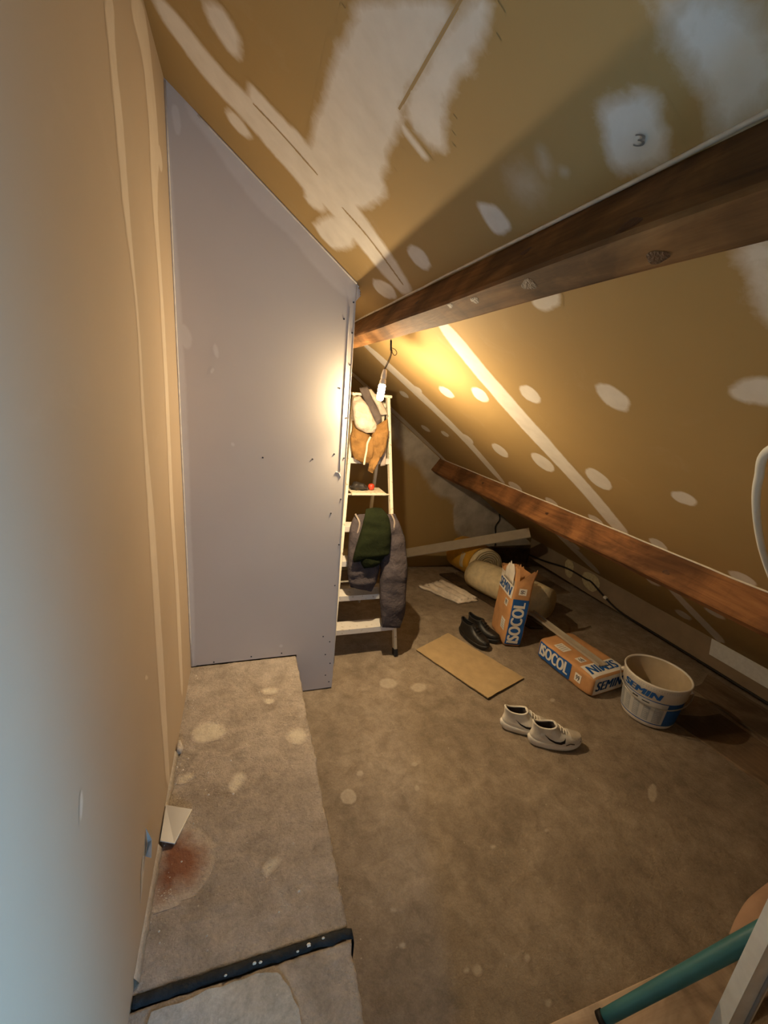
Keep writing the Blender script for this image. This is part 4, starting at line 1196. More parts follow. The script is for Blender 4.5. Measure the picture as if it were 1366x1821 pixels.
tag(gl, 'crumpled dark work glove by the pliers on the tread', 'glove')
kn = thing('red_tool', (0.812, 2.655, TZ), 'small tool with a rounded bright red end on the tread', 'tool')
prof = [(0.0, -.022), (.012, -.021), (.020, -.012), (.0225, 0), (.020, .012), (.012, .020), (0, .022)]
rings = [[(0.812 + r * math.cos(a), 2.655 + r * math.sin(a), TZ + .0225 + h) for a in [2 * math.pi * k / 16 for k in range(16)]] for r, h in [(max(r, .001), h) for r, h in prof]]
loft('red_end', rings, 'tool_red', kn)
tube('shank', [(0.795, 2.655, TZ + .016), (0.77, 2.668, TZ + .008)], .007, 'tool_dark', kn)

# ================================================================ hanging bulb
BX, BY, BZ = 0.6340, 2.033, 1.690
hb = thing('hanging_bulb', (BX, BY, BZ), 'lit bare bulb hanging on a wire from the roof beam', 'lamp')
ax = Vector((.10, 0, .995)).normalized(); sx_ = Vector((1, 0, 0)); sx_ = (sx_ - ax * sx_.dot(ax)).normalized(); sy_ = ax.cross(sx_)
def turned(name, prof, material, seg=20):
    rings = [[Vector((BX, BY, BZ)) + ax * h + sx_ * r * math.cos(2 * math.pi * k / seg) + sy_ * r * math.sin(2 * math.pi * k / seg) for k in range(seg)] for r, h in prof]
    return loft(name, rings, material, hb)
turned('bulb_glass', [(.004, -.040), (.012, -.038), (.0165, -.030), (.0170, 0), (.0170, .030), (.015, .0365)], 'bulb_glow')
turned('bulb_collar', [(.015, .037), (.0165, .040), (.0150, .055), (.0125, .062)], 'socket_white')
turned('socket', [(.0125, .0625), (.0135, .064), (.0135, .080), (.010, .100), (.008, .106), (.003, .108)], 'socket_white')
tube('lamp_wire', [Vector((BX, BY, BZ)) + ax * .106, (0.665, 2.045, 1.835), (0.673, 2.040, 1.868), (0.667, 2.035, 1.893), (0.659, 2.020, 1.945), (0.672, 2.000, 2.010)], .0020, 'cable_brown', hb)
tube('lamp_wire', [Vector((BX, BY, BZ)) + ax * .106 + Vector((-.004, 0, 0)), (0.659, 2.043, 1.835), (0.668, 2.038, 1.868), (0.664, 2.032, 1.893)], .0016, 'cable_brown', hb)
tube('wire_loop', [(0.665, 2.020, 1.894), (0.683, 2.020, 1.888), (0.692, 2.020, 1.873), (0.683, 2.020, 1.862), (0.671, 2.020, 1.872), (0.667, 2.020, 1.888)], .0016, 'cable_brown', hb)
tube('cable_joint', [(0.666, 2.032, 1.884), (0.657, 2.015, 1.925)], .0048, 'cable_black', hb)

lamp = bpy.data.lights.new('bulb_light', 'POINT')
lamp.energy = BULB_WATTS
lamp.color = BULB_COLOR
lamp.shadow_soft_size = .012
lo = bpy.data.objects.new('bulb_light', lamp); COL.objects.link(lo)
lo.parent = hb
lo.location = ax * -.056
# the hanging bulb throws more of its light downwards than past its cap
spot = bpy.data.lights.new('bulb_down_light', 'SPOT')
spot.energy = BULB_WATTS * 1.3
spot.color = BULB_COLOR
spot.spot_size = math.radians(115)
spot.spot_blend = 1.0
spot.shadow_soft_size = .012
so = bpy.data.objects.new('bulb_down_light', spot); COL.objects.link(so)
so.parent = hb
so.location = ax * -.058

# ================================================================ insulation, plank, paper, cardboard
def cylinder_y(name, c0, c1, r, material, parent, end_mat=None, seg=32, bulge=.0, cap=True):
    c0 = Vector(c0); c1 = Vector(c1); d = (c1 - c0).normalized(); s = d.cross(Vector((0, 0, 1))).normalized(); t = s.cross(d)
    rings = []
    for i in range(9):
        u = i / 8; c = c0.lerp(c1, u)
        ring = []
        for k in range(seg):
            a = 2 * math.pi * k / seg
            rr = r * (1 + bulge * math.sin(math.pi * u)) + .006 * noise.noise(Vector((math.cos(a) * 2, math.sin(a) * 2, u * 3 + r * 40)))
            if i in (0, 8):
                rr *= .955
            ring.append(c + (s * math.cos(a) + t * math.sin(a)) * rr)
        rings.append(ring)
    return loft(name, rings, material, parent, caps=cap)


R1 = 0.172
c1 = Vector((2.315, 3.40, fz(3.4) + R1 + .022)); c2 = Vector((2.31, 3.93, fz(3.93) + R1 + .022))
ir = thing('insulation_roll', (2.31, 3.66, fz(3.66)), 'glass wool roll in a yellow wrapper with its spiral end showing', 'insulation roll')
cylinder_y('wool_core', c1, c2, R1, 'wool', ir)
# spiral end face
n = 40; V = []; F = []
for j in range(9):
    r = R1 * .95 * (1 - j / 8.0 * .98)
    for k in range(n):
        a = 2 * math.pi * k / n
        V.append(Vector((r * math.cos(a), -.006 + .010 * math.sin(j * 2.4 + a * .5), r * math.sin(a))))
for j in range(8):
    for k in range(n):
        F.append((j * n + k, j * n + (k + 1) % n, (j + 1) * n + (k + 1) % n, (j + 1) * n + k))
sp = mesh('spiral_end', V, F, 'wool_end', None, True)
sp.parent = ir; sp.location = c1 - ir.location
def wrap_band(name, ua, ub, a0, a1, material, lift=.004):
    d = (c2 - c1); rings = []
    for i in range(9):
        u = ua + (ub - ua) * i / 8
        rings.append([c1 + d * u + (Vector((1, 0, 0)) * math.cos(a) + Vector((0, 0, 1)) * math.sin(a)) * (R1 + lift + .008 + .006 * noise.noise(Vector((a * 4, u * 22, 3)))) for a in [math.radians(a0 + (a1 - a0) * k / 24) for k in range(25)]])
    return loft(name, rings, material, ir, False, True, False)
wrap_band('wrapper', .10, .99, 60, 230, 'wool_wrap')
wrap_band('wrapper_print', .50, .68, 80, 130, 'wrap_print', .007)
wrap_band('wrapper_print', .30, .42, 150, 200, 'wrap_print', .007)

r2 = thing('loose_wool_roll', (2.23, 2.9, fz(2.9)), 'cream roll of bare glass wool behind the upright paper bag', 'insulation roll')
RB = .140
cylinder_y('wool_body', (2.12, 3.30, fz(3.3) + RB + .024), (2.33, 2.52, fz(2.52) + RB + .012), RB, 'wool', r2, bulge=.04)

pk2 = thing('plaster_lath', (2.2, 3.62, .30), 'long pale plasterboard strip leaning across the wrapped insulation roll', 'board')
A_, B_ = Vector((1.40, 3.965, .0)), Vector((2.60, 3.21, .512))
dirv = (B_ - A_).normalized(); nn = Vector((.18, -.62, .76)); nn = (nn - dirv * nn.dot(dirv)).normalized(); wv = dirv.cross(nn)
def lath(name, off0, off1, material):
    w = wv * .052
    hexa(name, [A_ - w + nn * off0, B_ - w + nn * off0, B_ + w + nn * off0, A_ + w + nn * off0, A_ - w + nn * off1, B_ - w + nn * off1, B_ + w + nn * off1, A_ + w + nn * off1], material, pk2)
lath('paper_face', .0105, .013, 'plank_grey'); lath('plaster_core', .0, .0105, 'plank_core')

pp = thing('folded_sheet', (1.8, 3.25, fz(3.25)), 'crumpled off-white paper sheet folded on the floor near the ladder', 'paper')
def sheet(name, outline, h, material, seed, amp):
    """folded sheet: two long edges lofted, with ridges"""
    (a0, a1), (b0, b1) = outline
    n, m = 14, 18; V = []; F = []
    for i in range(n + 1):
        for j in range(m + 1):
            u, v = i / n, j / m
            p = (Vector(a0).lerp(Vector(a1), u)).lerp(Vector(b0).lerp(Vector(b1), u), v)
            z = h + amp * (abs(math.sin(v * 7.5 + seed + 1.2 * u)) + .8 * noise.noise(Vector((u * 4, v * 6, seed))))
            p = p + Vector((noise.noise(Vector((u * 5, v * 5, seed + 3))), noise.noise(Vector((u * 5, v * 5, seed + 8))))) * .014
            V.append((p.x, p.y, fz(p.y) + max(z, .003)))
    for i in range(n):
        for j in range(m):
            a = i * (m + 1) + j; F.append((a, a + 1, a + m + 2, a + m + 1))
    k = len(V); V += [(x, y, fz(y) + .001) for x, y, z in V]; F += [tuple(k + q for q in reversed(f)) for f in F]
    for e in ([(i * (m + 1), (i + 1) * (m + 1)) for i in range(n)] + [(i * (m + 1) + m, (i + 1) * (m + 1) + m) for i in range(n)] + [(j, j + 1) for j in range(m)] + [(n * (m + 1) + j, n * (m + 1) + j + 1) for j in range(m)]):
        F.append((e[0], e[1], k + e[1], k + e[0]))
    return under(mesh(name, V, F, material, None, True), pp)
sheet('sheet_layer', (((1.600, 3.42), (1.79, 2.97)), ((1.80, 3.48), (2.00, 2.99))), .010, 'paper_cloth', 1.0, .014)
sheet('sheet_layer', (((1.69, 3.40), (1.83, 2.99)), ((1.89, 3.50), (2.01, 3.02))), .028, 'paper_cloth', 4.0, .014)

cb = thing('cardboard_sheet', (1.40, 2.12, 0), 'flat brown cardboard sheet lying on the concrete floor', 'cardboard')
q = [Vector((1.124, 2.319, .004)), Vector((1.445, 2.475, .003)), Vector((1.706, 1.901, .004)), Vector((1.361, 1.774, .012))]
n = 18; V = []; F = []
for i in range(n + 1):
    for j in range(n + 1):
        u, v = i / n, j / n
        p = q[0].lerp(q[1], u).lerp(q[3].lerp(q[2], u), v)
        e = .004 * noise.noise(Vector((u * 30, v * 30, 2))) if i in (0, n) or j in (0, n) else 0
        V.append((p.x + e, p.y + e, p.z + .004 + .005 * noise.noise(Vector((u * 3, v * 3, 1))) ** 2))
for i in range(n):
    for j in range(n):
        a = i * (n + 1) + j; F.append((a, a + 1, a + n + 2, a + n + 1))
under(mesh('top_liner', V, F, 'cardboard', None, True), cb)
loop = [(0, j) for j in range(n)] + [(i, n) for i in range(n)] + [(n, j) for j in range(n, 0, -1)] + [(i, 0) for i in range(n, 0, -1)]
top = [V[i * (n + 1) + j] for i, j in loop]; m_ = len(top)
VV = top + [(x, y, z - .0065) for x, y, z in top]
under(mesh('fluted_edge', VV, [(i, (i + 1) % m_, m_ + (i + 1) % m_, m_ + i) for i in range(m_)] + [tuple(range(m_, 2 * m_))], 'cardboard_edge', None), cb)


# ================================================================ paper bags of tile adhesive
def bag(name, loc, Lx, Wx, Tx, label, length=.45, width=.31, thick=.135, torn=False, seed=0.0):
    root = thing(name, loc, label, 'bag', 'printed paper bags of adhesive')
    M = Matrix((Vector(Lx), Vector(Wx), Vector(Tx))).transposed()
    root.rotation_euler = M.to_euler()
    bpy.context.view_layer.update()
    hl, hw, ht = length / 2, width / 2, thick / 2
    rings = []; n = 26; seg = 48
    def section(u, scale, swell):
        ring = []
        for k in range(seg):
            a = 2 * math.pi * (k + .5) / seg
            ca, sa = math.cos(a), math.sin(a)
            w = math.copysign(abs(ca) ** .22, ca) * hw * scale * (1 + .02 * swell); t = math.copysign(abs(sa) ** .22, sa) * ht * scale * (1 + .05 * swell)
            p = Vector((u, w, t))
            wr = noise.noise(p * 18 + Vector((seed, 0, 0))) * .005 + noise.noise(p * 40 + Vector((seed, 3, 0))) * .002
            d = Vector((0, w / hw, t / ht)).normalized()
            ring.append(p + d * wr)
        return ring
    top = hl - .05 if torn else hl
    for i in range(n + 1):
        s = i / n; u = -hl + (top + hl) * s
        sc = 1.0
        if i == 0: sc = .93
        elif i == 1: sc = .985
        if not torn and i == n: sc = .93
        elif not torn and i == n - 1: sc = .985
        rings.append(section(u, sc, math.sin(math.pi * s)))
    if torn:
        jag = []
        for k in range(seg):
            p = rings[-1][k]
            h = .045 + .030 * noise.noise(Vector((k * .55, seed, 1))) + .022 * noise.noise(Vector((k * 1.7, seed, 4)))
            if p.z > ht * .6 and p.y < .02: h += .075          # white flap still standing
            if p.y < -hw * .8 and p.z < -ht * .3: h += .055    # brown corner sticking out
            jag.append(p + Vector((h, p.y / hw * .012, p.z / ht * .010)))
        rings.append([(rings[-1][k] + jag[k]) / 2 + Vector((0, 0, .002)) for k in range(seg)])
        rings.append(jag)
    body = loft('bag_body', rings, 'kraft', None, caps=not torn, smooth=True)
    if torn:
        me = body.data
        bm = bmesh.new(); bm.from_mesh(me); bm.verts.ensure_lookup_table()
        bm.faces.new([bm.verts[k] for k in range(seg)])
        bmesh.ops.recalc_face_normals(bm, faces=bm.faces)
        bm.to_mesh(me); bm.free()
    body.parent = root
    if torn:
        inner = [[p * 1.0 - Vector((.004, p.y * .02, p.z * .03)) for p in rings[-1]], [p - Vector((.09, p.y * .10, p.z * .15)) for p in rings[-3]]]
        lin = loft('torn_lining', inner, 'kraft', None, False); lin.parent = root
        pw = [p - Vector((.09, p.y * .10, p.z * .15)) for p in rings[-3]]
        o = mesh('powder', pw + [Vector((top - .07, 0, 0))], [(k, (k + 1) % seg, seg) for k in range(seg)], 'plaster_core', root, True)
    bvh = BVHTree.FromPolygons([v.co.copy() for v in body.data.vertices], [tuple(p.vertices) for p in body.data.polygons])
    def face(origin, eu, ev, nrm, lift):
        o0, eu, ev, nrm = Vector(origin), Vector(eu), Vector(ev), Vector(nrm)
        def fn(u, v):
            p = o0 + eu * u + ev * v
            hit = bvh.ray_cast(p + nrm * .08, -nrm, .2)
            q = hit[0] if hit[0] is not None and hit[3] < .14 else p
            return q + nrm * lift
        return fn
    def panel(nm, origin, eu, ev, nrm, material, lift=.0020, nx=18, ny=12):
        flat(nm, *grid_geo(nx, ny), face(origin, eu, ev, nrm, lift), material, root)
    def letters(s, origin, eu, ev, nrm, material, shear=0.0, bold=.02, lift=.0036):
        V, F, w = text_geo(s, shear, bold)
        flat('lettering', [(a / w, b) for a, b in V], F, face(origin, eu, ev, nrm, lift), material, root)
    Lh, Wh, Th = Vector((1, 0, 0)), Vector((0, 1, 0)), Vector((0, 0, 1))
    e = .012
    # narrow side (-W): blue band with the name, box with figures
    b0 = -hl + .012; b1 = hl - .16
    panel('blue_band', (b0, -hw, -ht + e), Lh * (b1 - b0), Th * (thick - 2 * e), -Wh, 'ink_blue', nx=30)
    letters('ISOCOL', (b0 + .012, -hw, -ht + .035), Lh * (b1 - b0 - .03), Th * (thick - .055), -Wh, 'print_white', 0, .048)
    panel('figure_box', (b1 + .035, -hw, -ht + .045), Lh * .048, Th * .055, -Wh, 'bag_white')
    letters('99', (b1 + .045, -hw, -ht + .056), Lh * .028, Th * .033, -Wh, 'ink_dark', 0, .01)
    # broad face (+T): label, box, white end with the maker's name
    w0 = hl - (.165 if torn else .115)
    panel('white_end', (w0, -hw + e, ht), Lh * ((.135 if torn else .105)), Wh * (width - 2 * e), Th, 'bag_white', nx=8, ny=14)
    letters('SEMIN', (w0 + .015, hw - .03, ht), -Wh * (width - .055), Lh * .068, Th, 'ink_blue', .15, .036)
    panel('figure_box', (w0 - .075, -hw + .045, ht), Lh * .05, Wh * .06, Th, 'bag_white')
    letters('99', (w0 - .066, -hw + .092, ht), -Wh * .034, Lh * .034, Th, 'ink_dark', 0, .01)
    panel('notice_box', (-hl + .10, -hw + .03, ht), Lh * .085, Wh * .075, Th, 'bag_white')
    for k in range(4):
        panel('notice_line', (-hl + .112 + .017 * k, -hw + .04, ht), Lh * .006, Wh * .05, Th, 'label_grey', .0034, 2, 4)
    if not torn:
        panel('white_end', (hl, -hw + .018, -ht + .012), Wh * (width - .036), Th * (thick - .024), Lh, 'bag_white', nx=14)
        letters('SEMIN', (hl, -hw + .035, -ht + .036), Wh * (width - .07), Th * (thick - .072), Lh, 'ink_blue', .15, .036)
    else:
        # standing white flap on the broad side
        V = []
        for j in range(6):
            for i in range(9):
                u, v = i / 8, j / 5
                V.append((w0 + .10 + (.10 + .05 * math.sin(3.0 * u + .4) + .02 * noise.noise(Vector((u * 9, 1, 2)))) * v, -hw + .010 + .20 * u * (1 - .2 * v), ht + .0075 + .010 * v + .010 * v * noise.noise(Vector((u * 3, v * 2, 7)))))
        F = [(j * 9 + i, j * 9 + i + 1, (j + 1) * 9 + i + 1, (j + 1) * 9 + i) for j in range(5) for i in range(8)]
        o = mesh('torn_flap', V, F, 'bag_white', root, True)
        md = o.modifiers.new('thick', 'SOLIDIFY'); md.thickness = .0015
    return root


tv = Vector((-.96, .28, 0)).normalized(); lv = Vector((0.06, 0.05, .997)).normalized(); tv = (tv - lv * tv.dot(lv)).normalized(); wv_ = tv.cross(lv)
front_edge = Vector((1.767, 2.248, 0))
BL, BW, BT = .52, .31, .14
loc1 = front_edge - tv * BT / 2 + wv_ * BW / 2 + lv * (BL / 2) + Vector((0, 0, .012))
bag('adhesive_bag', loc1, lv, wv_, tv, 'torn open brown paper bag standing upright beside the black shoes', BL, BW, BT, True, 2.0)
l2 = Vector((.118, -.993, 0)).normalized(); w2 = Vector((0, 0, 1)).cross(l2)
loc2 = Vector((1.975, 1.878, 0)) + w2 * .155 + Vector((0, 0, .072))
bag('adhesive_bag', loc2, l2, w2, (0, 0, 1), 'closed brown paper bag lying flat next to the white bucket', .45, .31, .138, False, 9.0)
# dusty metal profile lying on the flat bag
pf = thing('metal_profile', (2.22, 2.06, .15), 'dusty grey metal profile resting on the lying paper bag', 'profile')
a_, b_ = Vector((2.10, 2.42, .155)), Vector((2.145, 1.74, .150))
for dx, w, dz, h in ((0, .055, 0, .004), (-.0275, .004, .008, .016), (.0275, .004, .008, .016)):
    bar('web' if dx == 0 else 'flange', a_ + Vector((dx, 0, dz)), b_ + Vector((dx, 0, dz)), w, h, 'plank_grey', pf)

# ================================================================ bucket
bk = thing('plastic_bucket', (2.262, 1.478, 0), 'white plastic bucket with blue lettering and a wire handle', 'bucket')
HB = .284
def brad(z):
    return .137 + (.168 - .137) * z / HB
seg = 48
def brings(prof):
    return [[(r * math.cos(2 * math.pi * k / seg), r * math.sin(2 * math.pi * k / seg), z) for k in range(seg)] for r, z in prof]
def bloft(name, prof, material, caps=False):
    o = loft(name, brings(prof), material, None, caps); o.parent = bk; return o
bloft('shell', [(.127, .001), (.132, .004), (brad(.02), .02)] + [(brad(z), z) for z in (.06, .10, .14, .18, .195)] + [(brad(.2) + .005, .198), (brad(.25) + .005, .270), (brad(.276) + .006, .278), (brad(HB) + .003, HB), (brad(HB) - .002, HB), (brad(.27) - .0045, .277)], 'bucket_plastic')
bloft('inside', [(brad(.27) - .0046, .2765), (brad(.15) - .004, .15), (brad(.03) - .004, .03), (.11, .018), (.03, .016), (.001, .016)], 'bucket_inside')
bloft('bottom', [(.127, .0012), (.06, .002), (.001, .002)], 'bucket_plastic')
def curved(lift, th0, dth, z0, dz):
    return lambda u, v: Vector(((brad(z0 + dz * v) + lift) * math.cos(th0 + dth * u), (brad(z0 + dz * v) + lift) * math.sin(th0 + dth * u), z0 + dz * v))
D = math.radians
TH0 = D(150)      # left end of the label as seen in the photograph
flat('blue_label', *grid_geo(40, 4), curved(.0008, TH0 + D(98), D(80), .035, .145), 'ink_blue', bk)
flat('grey_label', *grid_geo(40, 4), curved(.0008, TH0 - D(12), D(110), .035, .145), 'label_pale', bk)
for z0, dz in ((.030, .006), (.180, .005)):
    flat('label_line', *grid_geo(60, 1), curved(.0014, TH0 - D(12), D(190), z0, dz), 'ink_blue', bk)
for k in range(5):
    flat('text_column', *grid_geo(8, 4), curved(.0016, TH0 - D(6) + D(20.5) * k, D(13 if k < 4 else 17), .045, .105 - .01 * (k % 2)), 'label_grey', bk)
    for j in range(7):
        flat('text_line', *grid_geo(6, 1), curved(.0022, TH0 - D(4.5) + D(20.5) * k, D(9.5 - (j * 37 % 4)), .052 + .0125 * j, .004), 'label_pale', bk)
flat('dark_mark', *grid_geo(8, 1), curved(.0024, TH0 + D(30), D(12), .163, .008), 'swoosh_black', bk)
flat('dark_mark', *grid_geo(8, 1), curved(.0024, TH0 + D(50), D(14), .160, .006), 'swoosh_black', bk)
V, F, w = text_geo('SEMIN', .18, .045)
flat('lettering', [(a / w, b) for a, b in V], F, curved(.0070, TH0 + D(8), D(74), .202, .040), 'ink_blue', bk)
for k in range(26):
    a = TH0 + D(5 + 4.2 * k)
    flat('rim_tick', *grid_geo(1, 1), curved(.0072, a, D(1.2), .262, .0035), 'label_grey', bk)
ha = [D(128), D(312)]
hpts = []
e0 = Vector(((brad(.225) + .010) * math.cos(ha[0]), (brad(.225) + .010) * math.sin(ha[0]), .225)); e1 = Vector(((brad(.225) + .010) * math.cos(ha[1]), (brad(.225) + .010) * math.sin(ha[1]), .225))
for a in range(0, 13):
    t = math.pi * a / 12
    c = (e0 + e1) / 2; h = (e1 - e0) / 2
    out = Vector((0, 0, 1)).cross(h).normalized()
    hpts.append(c - h * math.cos(t) * 1.06 + out * (-.172 * math.sin(t)) + Vector((0, 0, -.075 * math.sin(t))))
o = tube('wire_handle', hpts, .0034, 'wire_metal', None, 6); o.parent = bk
for e_ in (e0, e1):
    o = tube('handle_ear', [e_ * .96 + Vector((0, 0, .004)), e_ * 1.03 + Vector((0, 0, .0))], .011, 'bucket_plastic', None, 10); o.parent = bk


# ================================================================ shoes
def shoe(name, loc, rz, label, cat, group, mats, length=.285, high=.105, collar=(.0, .50), mirror=1, logo=False):
    root = thing(name, loc, label, cat, group)
    root.rotation_euler = (0, 0, rz)
    seg = 40; hl = length / 2
    def halfw(x):
        s = (x + hl) / length
        return (.030 + .020 * math.sin(min(max(s, 0), 1) * math.pi * .62 + .35) ** 2) * (.96 if s < .3 else 1)
    def ring(xb, xf, wscale, z, tilt=0.0, zt=0.0, side=0.0):
        out = []
        mid, L = (xb + xf) / 2, (xf - xb) / 2
        for k in range(seg):
            a = 2 * math.pi * k / seg
            ca, sa = math.cos(a), math.sin(a)
            x = mid + L * math.copysign(abs(ca) ** .82, ca)
            y = math.copysign(abs(sa) ** .72, sa) * halfw(x) * wscale
            if x > 0: y += -.008 * mirror * (x / hl) ** 2
            t = (x - xb) / max(xf - xb, 1e-6)
            out.append(Vector((x, y, z + tilt * t + zt * (t - .5) ** 2)))
        return out
    # sole: rocker profile, flared midsole
    toe = lambda t: .016 * max(0, (t - .72) / .28) ** 2 + .012 * max(0, (.14 - t) / .14) ** 2
    def lift(r, k=1.0):
        return [Vector((p.x, p.y, p.z + toe((p.x + hl) / length) * k)) for p in r]
    sole = [lift(ring(-hl + .006, hl - .010, .90, .001)), lift(ring(-hl - .002, hl, 1.06, .010)), lift(ring(-hl - .006, hl + .003, 1.10, .026, -.006)), lift(ring(-hl - .002, hl + .001, 1.06, .038, -.010)), lift(ring(-hl + .006, hl - .005, .98, .042, -.012))]
    o = loft('sole', sole, mats[0], None); o.parent = root
    # upper: closed rings that draw back from the toe towards the collar
    c0, c1 = -hl + .018, -hl + length * collar[1]
    # rings
    up = [lift(ring(-hl + .004, hl - .004, .99, .034, -.009)), lift(ring(-hl + .002, hl - .004, 1.04, .047, -.008)), lift(ring(-hl + .004, hl - .010, 1.01, .060, -.006)),
          lift(ring(-hl + .006, hl - .045, .93, .068, .002)), lift(ring(-hl + .008, hl - .085, .86, .078, .004)), lift(ring(-hl + .009, hl - .118, .80, .088, .004, .01)), lift(ring(-hl + .006, c1 + .004, .78, high - .006, .000, .03)),
          lift(ring(-hl + .004, c1, .78, high, .0, .045)), lift(ring(-hl + .008, c1 - .004, .72, high + .002, .0, .045))]
    o = loft('upper', up, mats[1], None, False); o.parent = root
    o = tube('collar', list(up[-1][::2]) + [up[-1][0]], .0052, mats[1], None, 8, 2); o.parent = root
    ins = [up[-1], lift(ring(-hl + .014, c1 - .010, .64, high - .012, .0, .03)), ring(-hl + .016, c1 + .006, .64, .075), ring(-hl + .016, c1 + .025, .66, .045), ring(-hl + .03, c1, .3, .042), ring(-hl + .05, c1 - .03, .05, .042)]
    o = loft('lining', ins, mats[2], None, False); o.parent = root
    o = loft('insole', [ring(-hl + .022, c1 + .02, .56, .0465), ring(-hl + .06, c1 - .04, .1, .0475)], mats[3], None); o.parent = root
    # tongue
    tx = c1 - .004
    tr = [[Vector((tx - .012 + .055 * s, .021 * c * (1 - .1 * s), high + .018 - .040 * s + .004 * math.cos(math.pi * c / 2) + d)) for c, d in [(-1, 0), (-.5, .003), (0, .004), (.5, .003), (1, 0), (.5, -.005), (0, -.006), (-.5, -.005)]] for s in (0, .25, .5, .75, 1.0)]
    o = loft('tongue', tr, mats[1], None); o.parent = root
    for k in range(4):
        x = tx + .020 + .017 * k; z = high + .004 - .0125 * k
        o = tube('lace', [(x, -.024, z - .010), (x + .003, 0, z), (x, .024, z - .010)], .0028, mats[4], None, 6); o.parent = root
    # toe cap overlay
    bvh = BVHTree.FromPolygons([p for r in up for p in r], [(i * seg + k, i * seg + (k + 1) % seg, (i + 1) * seg + (k + 1) % seg, (i + 1) * seg + k) for i in range(len(up) - 1) for k in range(seg)])
    if logo:
        sgn = -1
        top_l = [(-.078, .084), (-.050, .067), (-.020, .058), (.004, .058), (.022, .066), (.031, .078)]
        bot_l = [(-.078, .084), (-.051, .060), (-.020, .047), (.010, .044), (.029, .053), (.031, .078)]
        V = []
        for j in range(21):
            t = j / 20 * 5; i = min(int(t), 4); f = t - i
            a = Vector(top_l[i]).lerp(Vector(top_l[i + 1]), f); b = Vector(bot_l[i]).lerp(Vector(bot_l[i + 1]), f)
            for k in range(4):
                V.append(a.lerp(b, k / 3))
        def fn(u, v):
            h = bvh.ray_cast(Vector((u, sgn * .09, v)), Vector((0, -sgn, 0)), .09)
            return (h[0] if h[0] is not None else Vector((u, sgn * .045, v))) + Vector((0, sgn * .0014, .0004))
        flat('side_logo', [(p.x, p.y) for p in V], [(j * 4 + k, j * 4 + k + 1, j * 4 + k + 5, j * 4 + k + 4) for j in range(20) for k in range(3)], fn, 'swoosh_black', root)
        V = [(.035 + .05 * j / 8, .046 + .006 * k - .002 * abs(j - 4)) for j in range(9) for k in range(2)]
        flat('side_stripe', V, [(2 * j, 2 * j + 1, 2 * j + 3, 2 * j + 2) for j in range(8)], fn, mats[2], root)
    V = []
    for j in range(9):
        for k in range(9):
            V.append((hl - .075 + .070 * j / 8, -.034 + .068 * k / 8))
    def fn2(u, v):
        h = bvh.ray_cast(Vector((u, v, .2)), Vector((0, 0, -1)), .3)
        return (h[0] + Vector((.0006, 0, .0014))) if h[0] is not None else Vector((min(u, hl - .012), v * .7, .045))
    flat('toe_box', V, [(j * 9 + k, j * 9 + k + 1, j * 9 + k + 10, j * 9 + k + 9) for j in range(7) for k in range(8)], fn2, mats[5], root)
    return root


SN_M = ('sneaker_sole', 'sneaker_white', 'sneaker_lining', 'insole', 'sneaker_white', 'sneaker_toe')
yaw = math.atan2(-.079, .264)
shoe('sneaker', (1.538, 1.405, 0), yaw - .02, 'dusty white sneaker in front, nearest to the viewer', 'sneaker', 'pair of white sneakers', SN_M, .280, .112, (0, .47), -1, True)
shoe('sneaker', (1.450, 1.525, 0), yaw - .08, 'dusty white sneaker behind, partly hidden by the other', 'sneaker', 'pair of white sneakers', SN_M, .280, .112, (0, .47), 1, True)
BK_M = ('shoe_black', 'shoe_black', 'shoe_black_matte', 'shoe_black_matte', 'shoe_black_matte', 'shoe_black')
shoe('work_shoe', (1.590, 2.350, 0), math.radians(-72), 'black work shoe beside the cardboard, left one of the pair', 'shoe', 'pair of black work shoes', BK_M, .285, .110, (0, .48), 1)
shoe('work_shoe', (1.690, 2.405, 0), math.radians(-66), 'black work shoe touching the upright paper bag', 'shoe', 'pair of black work shoes', BK_M, .285, .110, (0, .48), -1)

# ================================================================ things on the step
oc = thing('plaster_offcut', (-.22, 1.19, STEP_Z), 'thin clear plastic offcut leaning at the wall foot on the step', 'offcut')
V = [(-.257, 1.255, STEP_Z + .034), (-.176, 1.240, STEP_Z + .010), (-.216, 1.131, STEP_Z + .010), (-.257, 1.140, STEP_Z + .024)]
hexa('sheet', V + [(a, b, c + .0025) for a, b, c in V], 'film_clear', oc)
tube('bright_edge', [(-.176, 1.240, STEP_Z + .0112), (-.216, 1.131, STEP_Z + .0112), (-.257, 1.140, STEP_Z + .0255)], .002, 'print_white', oc, 6, curve=False)
o = garment('plaster_lump', [((-.258, 1.50, STEP_Z + .006), (-.240, 1.50, STEP_Z + .006), .015), ((-.257, 1.52, STEP_Z + .018), (-.236, 1.52, STEP_Z + .016), .02), ((-.256, 1.545, STEP_Z + .030), (-.246, 1.545, STEP_Z + .028), .012)], 'plaster_core', None, 31, .003, 60, 12, 4)
tag(o, 'small dried plaster lump at the wall foot on the step', 'plaster lump')

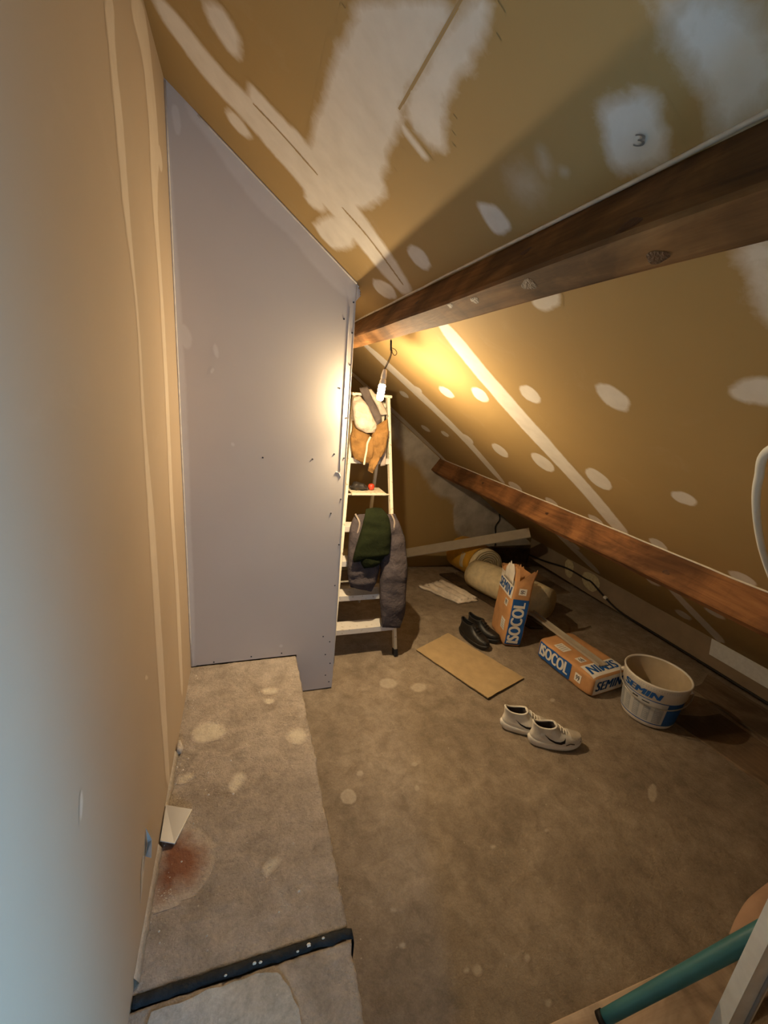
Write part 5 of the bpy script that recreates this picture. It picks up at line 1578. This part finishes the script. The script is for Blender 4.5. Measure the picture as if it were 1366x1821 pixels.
# ================================================================ foreground, bottom right
rail = thing('floor_batten', (1.35, .47, 0), 'pale timber batten on the floor in the bottom right corner', 'batten')
hexa('batten', [(0.79, .40, .001), (2.3, .40, .001), (2.3, .535, .001), (0.79, .535, .001), (0.79, .40, .022), (2.3, .40, .022), (2.3, .535, .022), (0.79, .535, .022)], 'pale_timber', rail, .003)
box('dark_end', (0.775, .42, .001), (0.79, .53, .020), 'dark_plank', rail)
box('printed_mark', (0.855, .475, .0222), (0.885, .495, .0232), 'ink_dark', rail)
tp = thing('teal_pipe', (1.05, .47, .05), 'teal plastic pipe slanting up across the bottom right corner', 'pipe')
pa_, pb_ = Vector((0.953, .492, .052)), Vector((1.42, .36, .56))
tube('pipe', [pa_, pa_.lerp(pb_, .5), pb_], lambda t: .017 + .008 * t, 'teal_pipe', tp, 20)
tube('end_ring', [pa_ - (pb_ - pa_) * .012, pa_ + (pb_ - pa_) * .012], .0195, 'cable_black', tp, 20, curve=False)
ck = garment('dark_sack', [((1.02, .39, .05), (1.06, .30, .05), .05), ((1.06, .39, .08), (1.10, .25, .09), .10), ((1.10, .39, .10), (1.13, .22, .11), .13), ((1.13, .38, .10), (1.14, .24, .10), .10)], 'dark_plank', None, 41, .01, 9)
tag(ck, 'dark crumpled sack lying under the teal pipe', 'sack')
zp = thing('white_stud', (1.05, .30, .4), 'pale grey metal stud standing in the bottom right corner', 'stud')
sd = Vector((.96, -.28, 0))       # stud web faces the viewpoint
SC_ = Vector((1.185, .332, 0))
zt = 1.60
hexa('web', [SC_ + sd * a + Vector((.28, .96, 0)) * b + Vector((0, 0, z)) for z in (.024, zt) for a, b in ((-.028, 0), (.028, 0), (.028, .002), (-.028, .002))], 'zinc', zp)
for a in (-.028, .028):
    hexa('flange', [SC_ + sd * (a + da) + Vector((.28, .96, 0)) * b + Vector((0, 0, z)) for z in (.024, zt) for da, b in ((-.001, 0), (.001, 0), (.001, .035), (-.001, .035))], 'zinc', zp)
tube('web_groove', [SC_ + sd * .012 + Vector((-.001, -.003, .03)), SC_ + sd * .012 + Vector((-.001, -.003, zt - .01))], .004, 'label_grey', zp, 6, curve=False)
cbt = garment('cardboard_roll', [((1.40, .45, .20), (1.40, .49, .20), .04), ((1.44, .44, .22), (1.46, .51, .22), .07), ((1.52, .44, .23), (1.54, .53, .23), .10), ((1.66, .44, .22), (1.70, .55, .22), .11), ((1.8, .44, .20), (1.8, .55, .20), .11)], 'skin_board', None, 51, .004, 8)
tag(cbt, 'pinkish brown rounded cardboard end poking out above the teal pipe', 'cardboard')
cd = tube('white_conduit', [(0.98, .44, 1.70), (1.008, .575, 1.655), (1.1, .634, 1.583), (1.208, .682, 1.503), (1.36, .732, 1.391), (1.507, .768, 1.284), (1.66, .78, 1.15)], .0088, 'conduit_white', None, 12, 8)
tag(cd, 'white plastic conduit looping down from the ceiling at the right edge', 'conduit')
# pencilled figure on the square filler patch
V, F, w = text_geo('3', .1, -.012)
flat('pencil_mark', [(a / w, b) for a, b in V], F, lambda u, v: on_ceiling(.5723 + .0078 * u - .0128 * v, .6365 - .0165 * u - .0088 * v, .0032), 'pencil', ceiling)
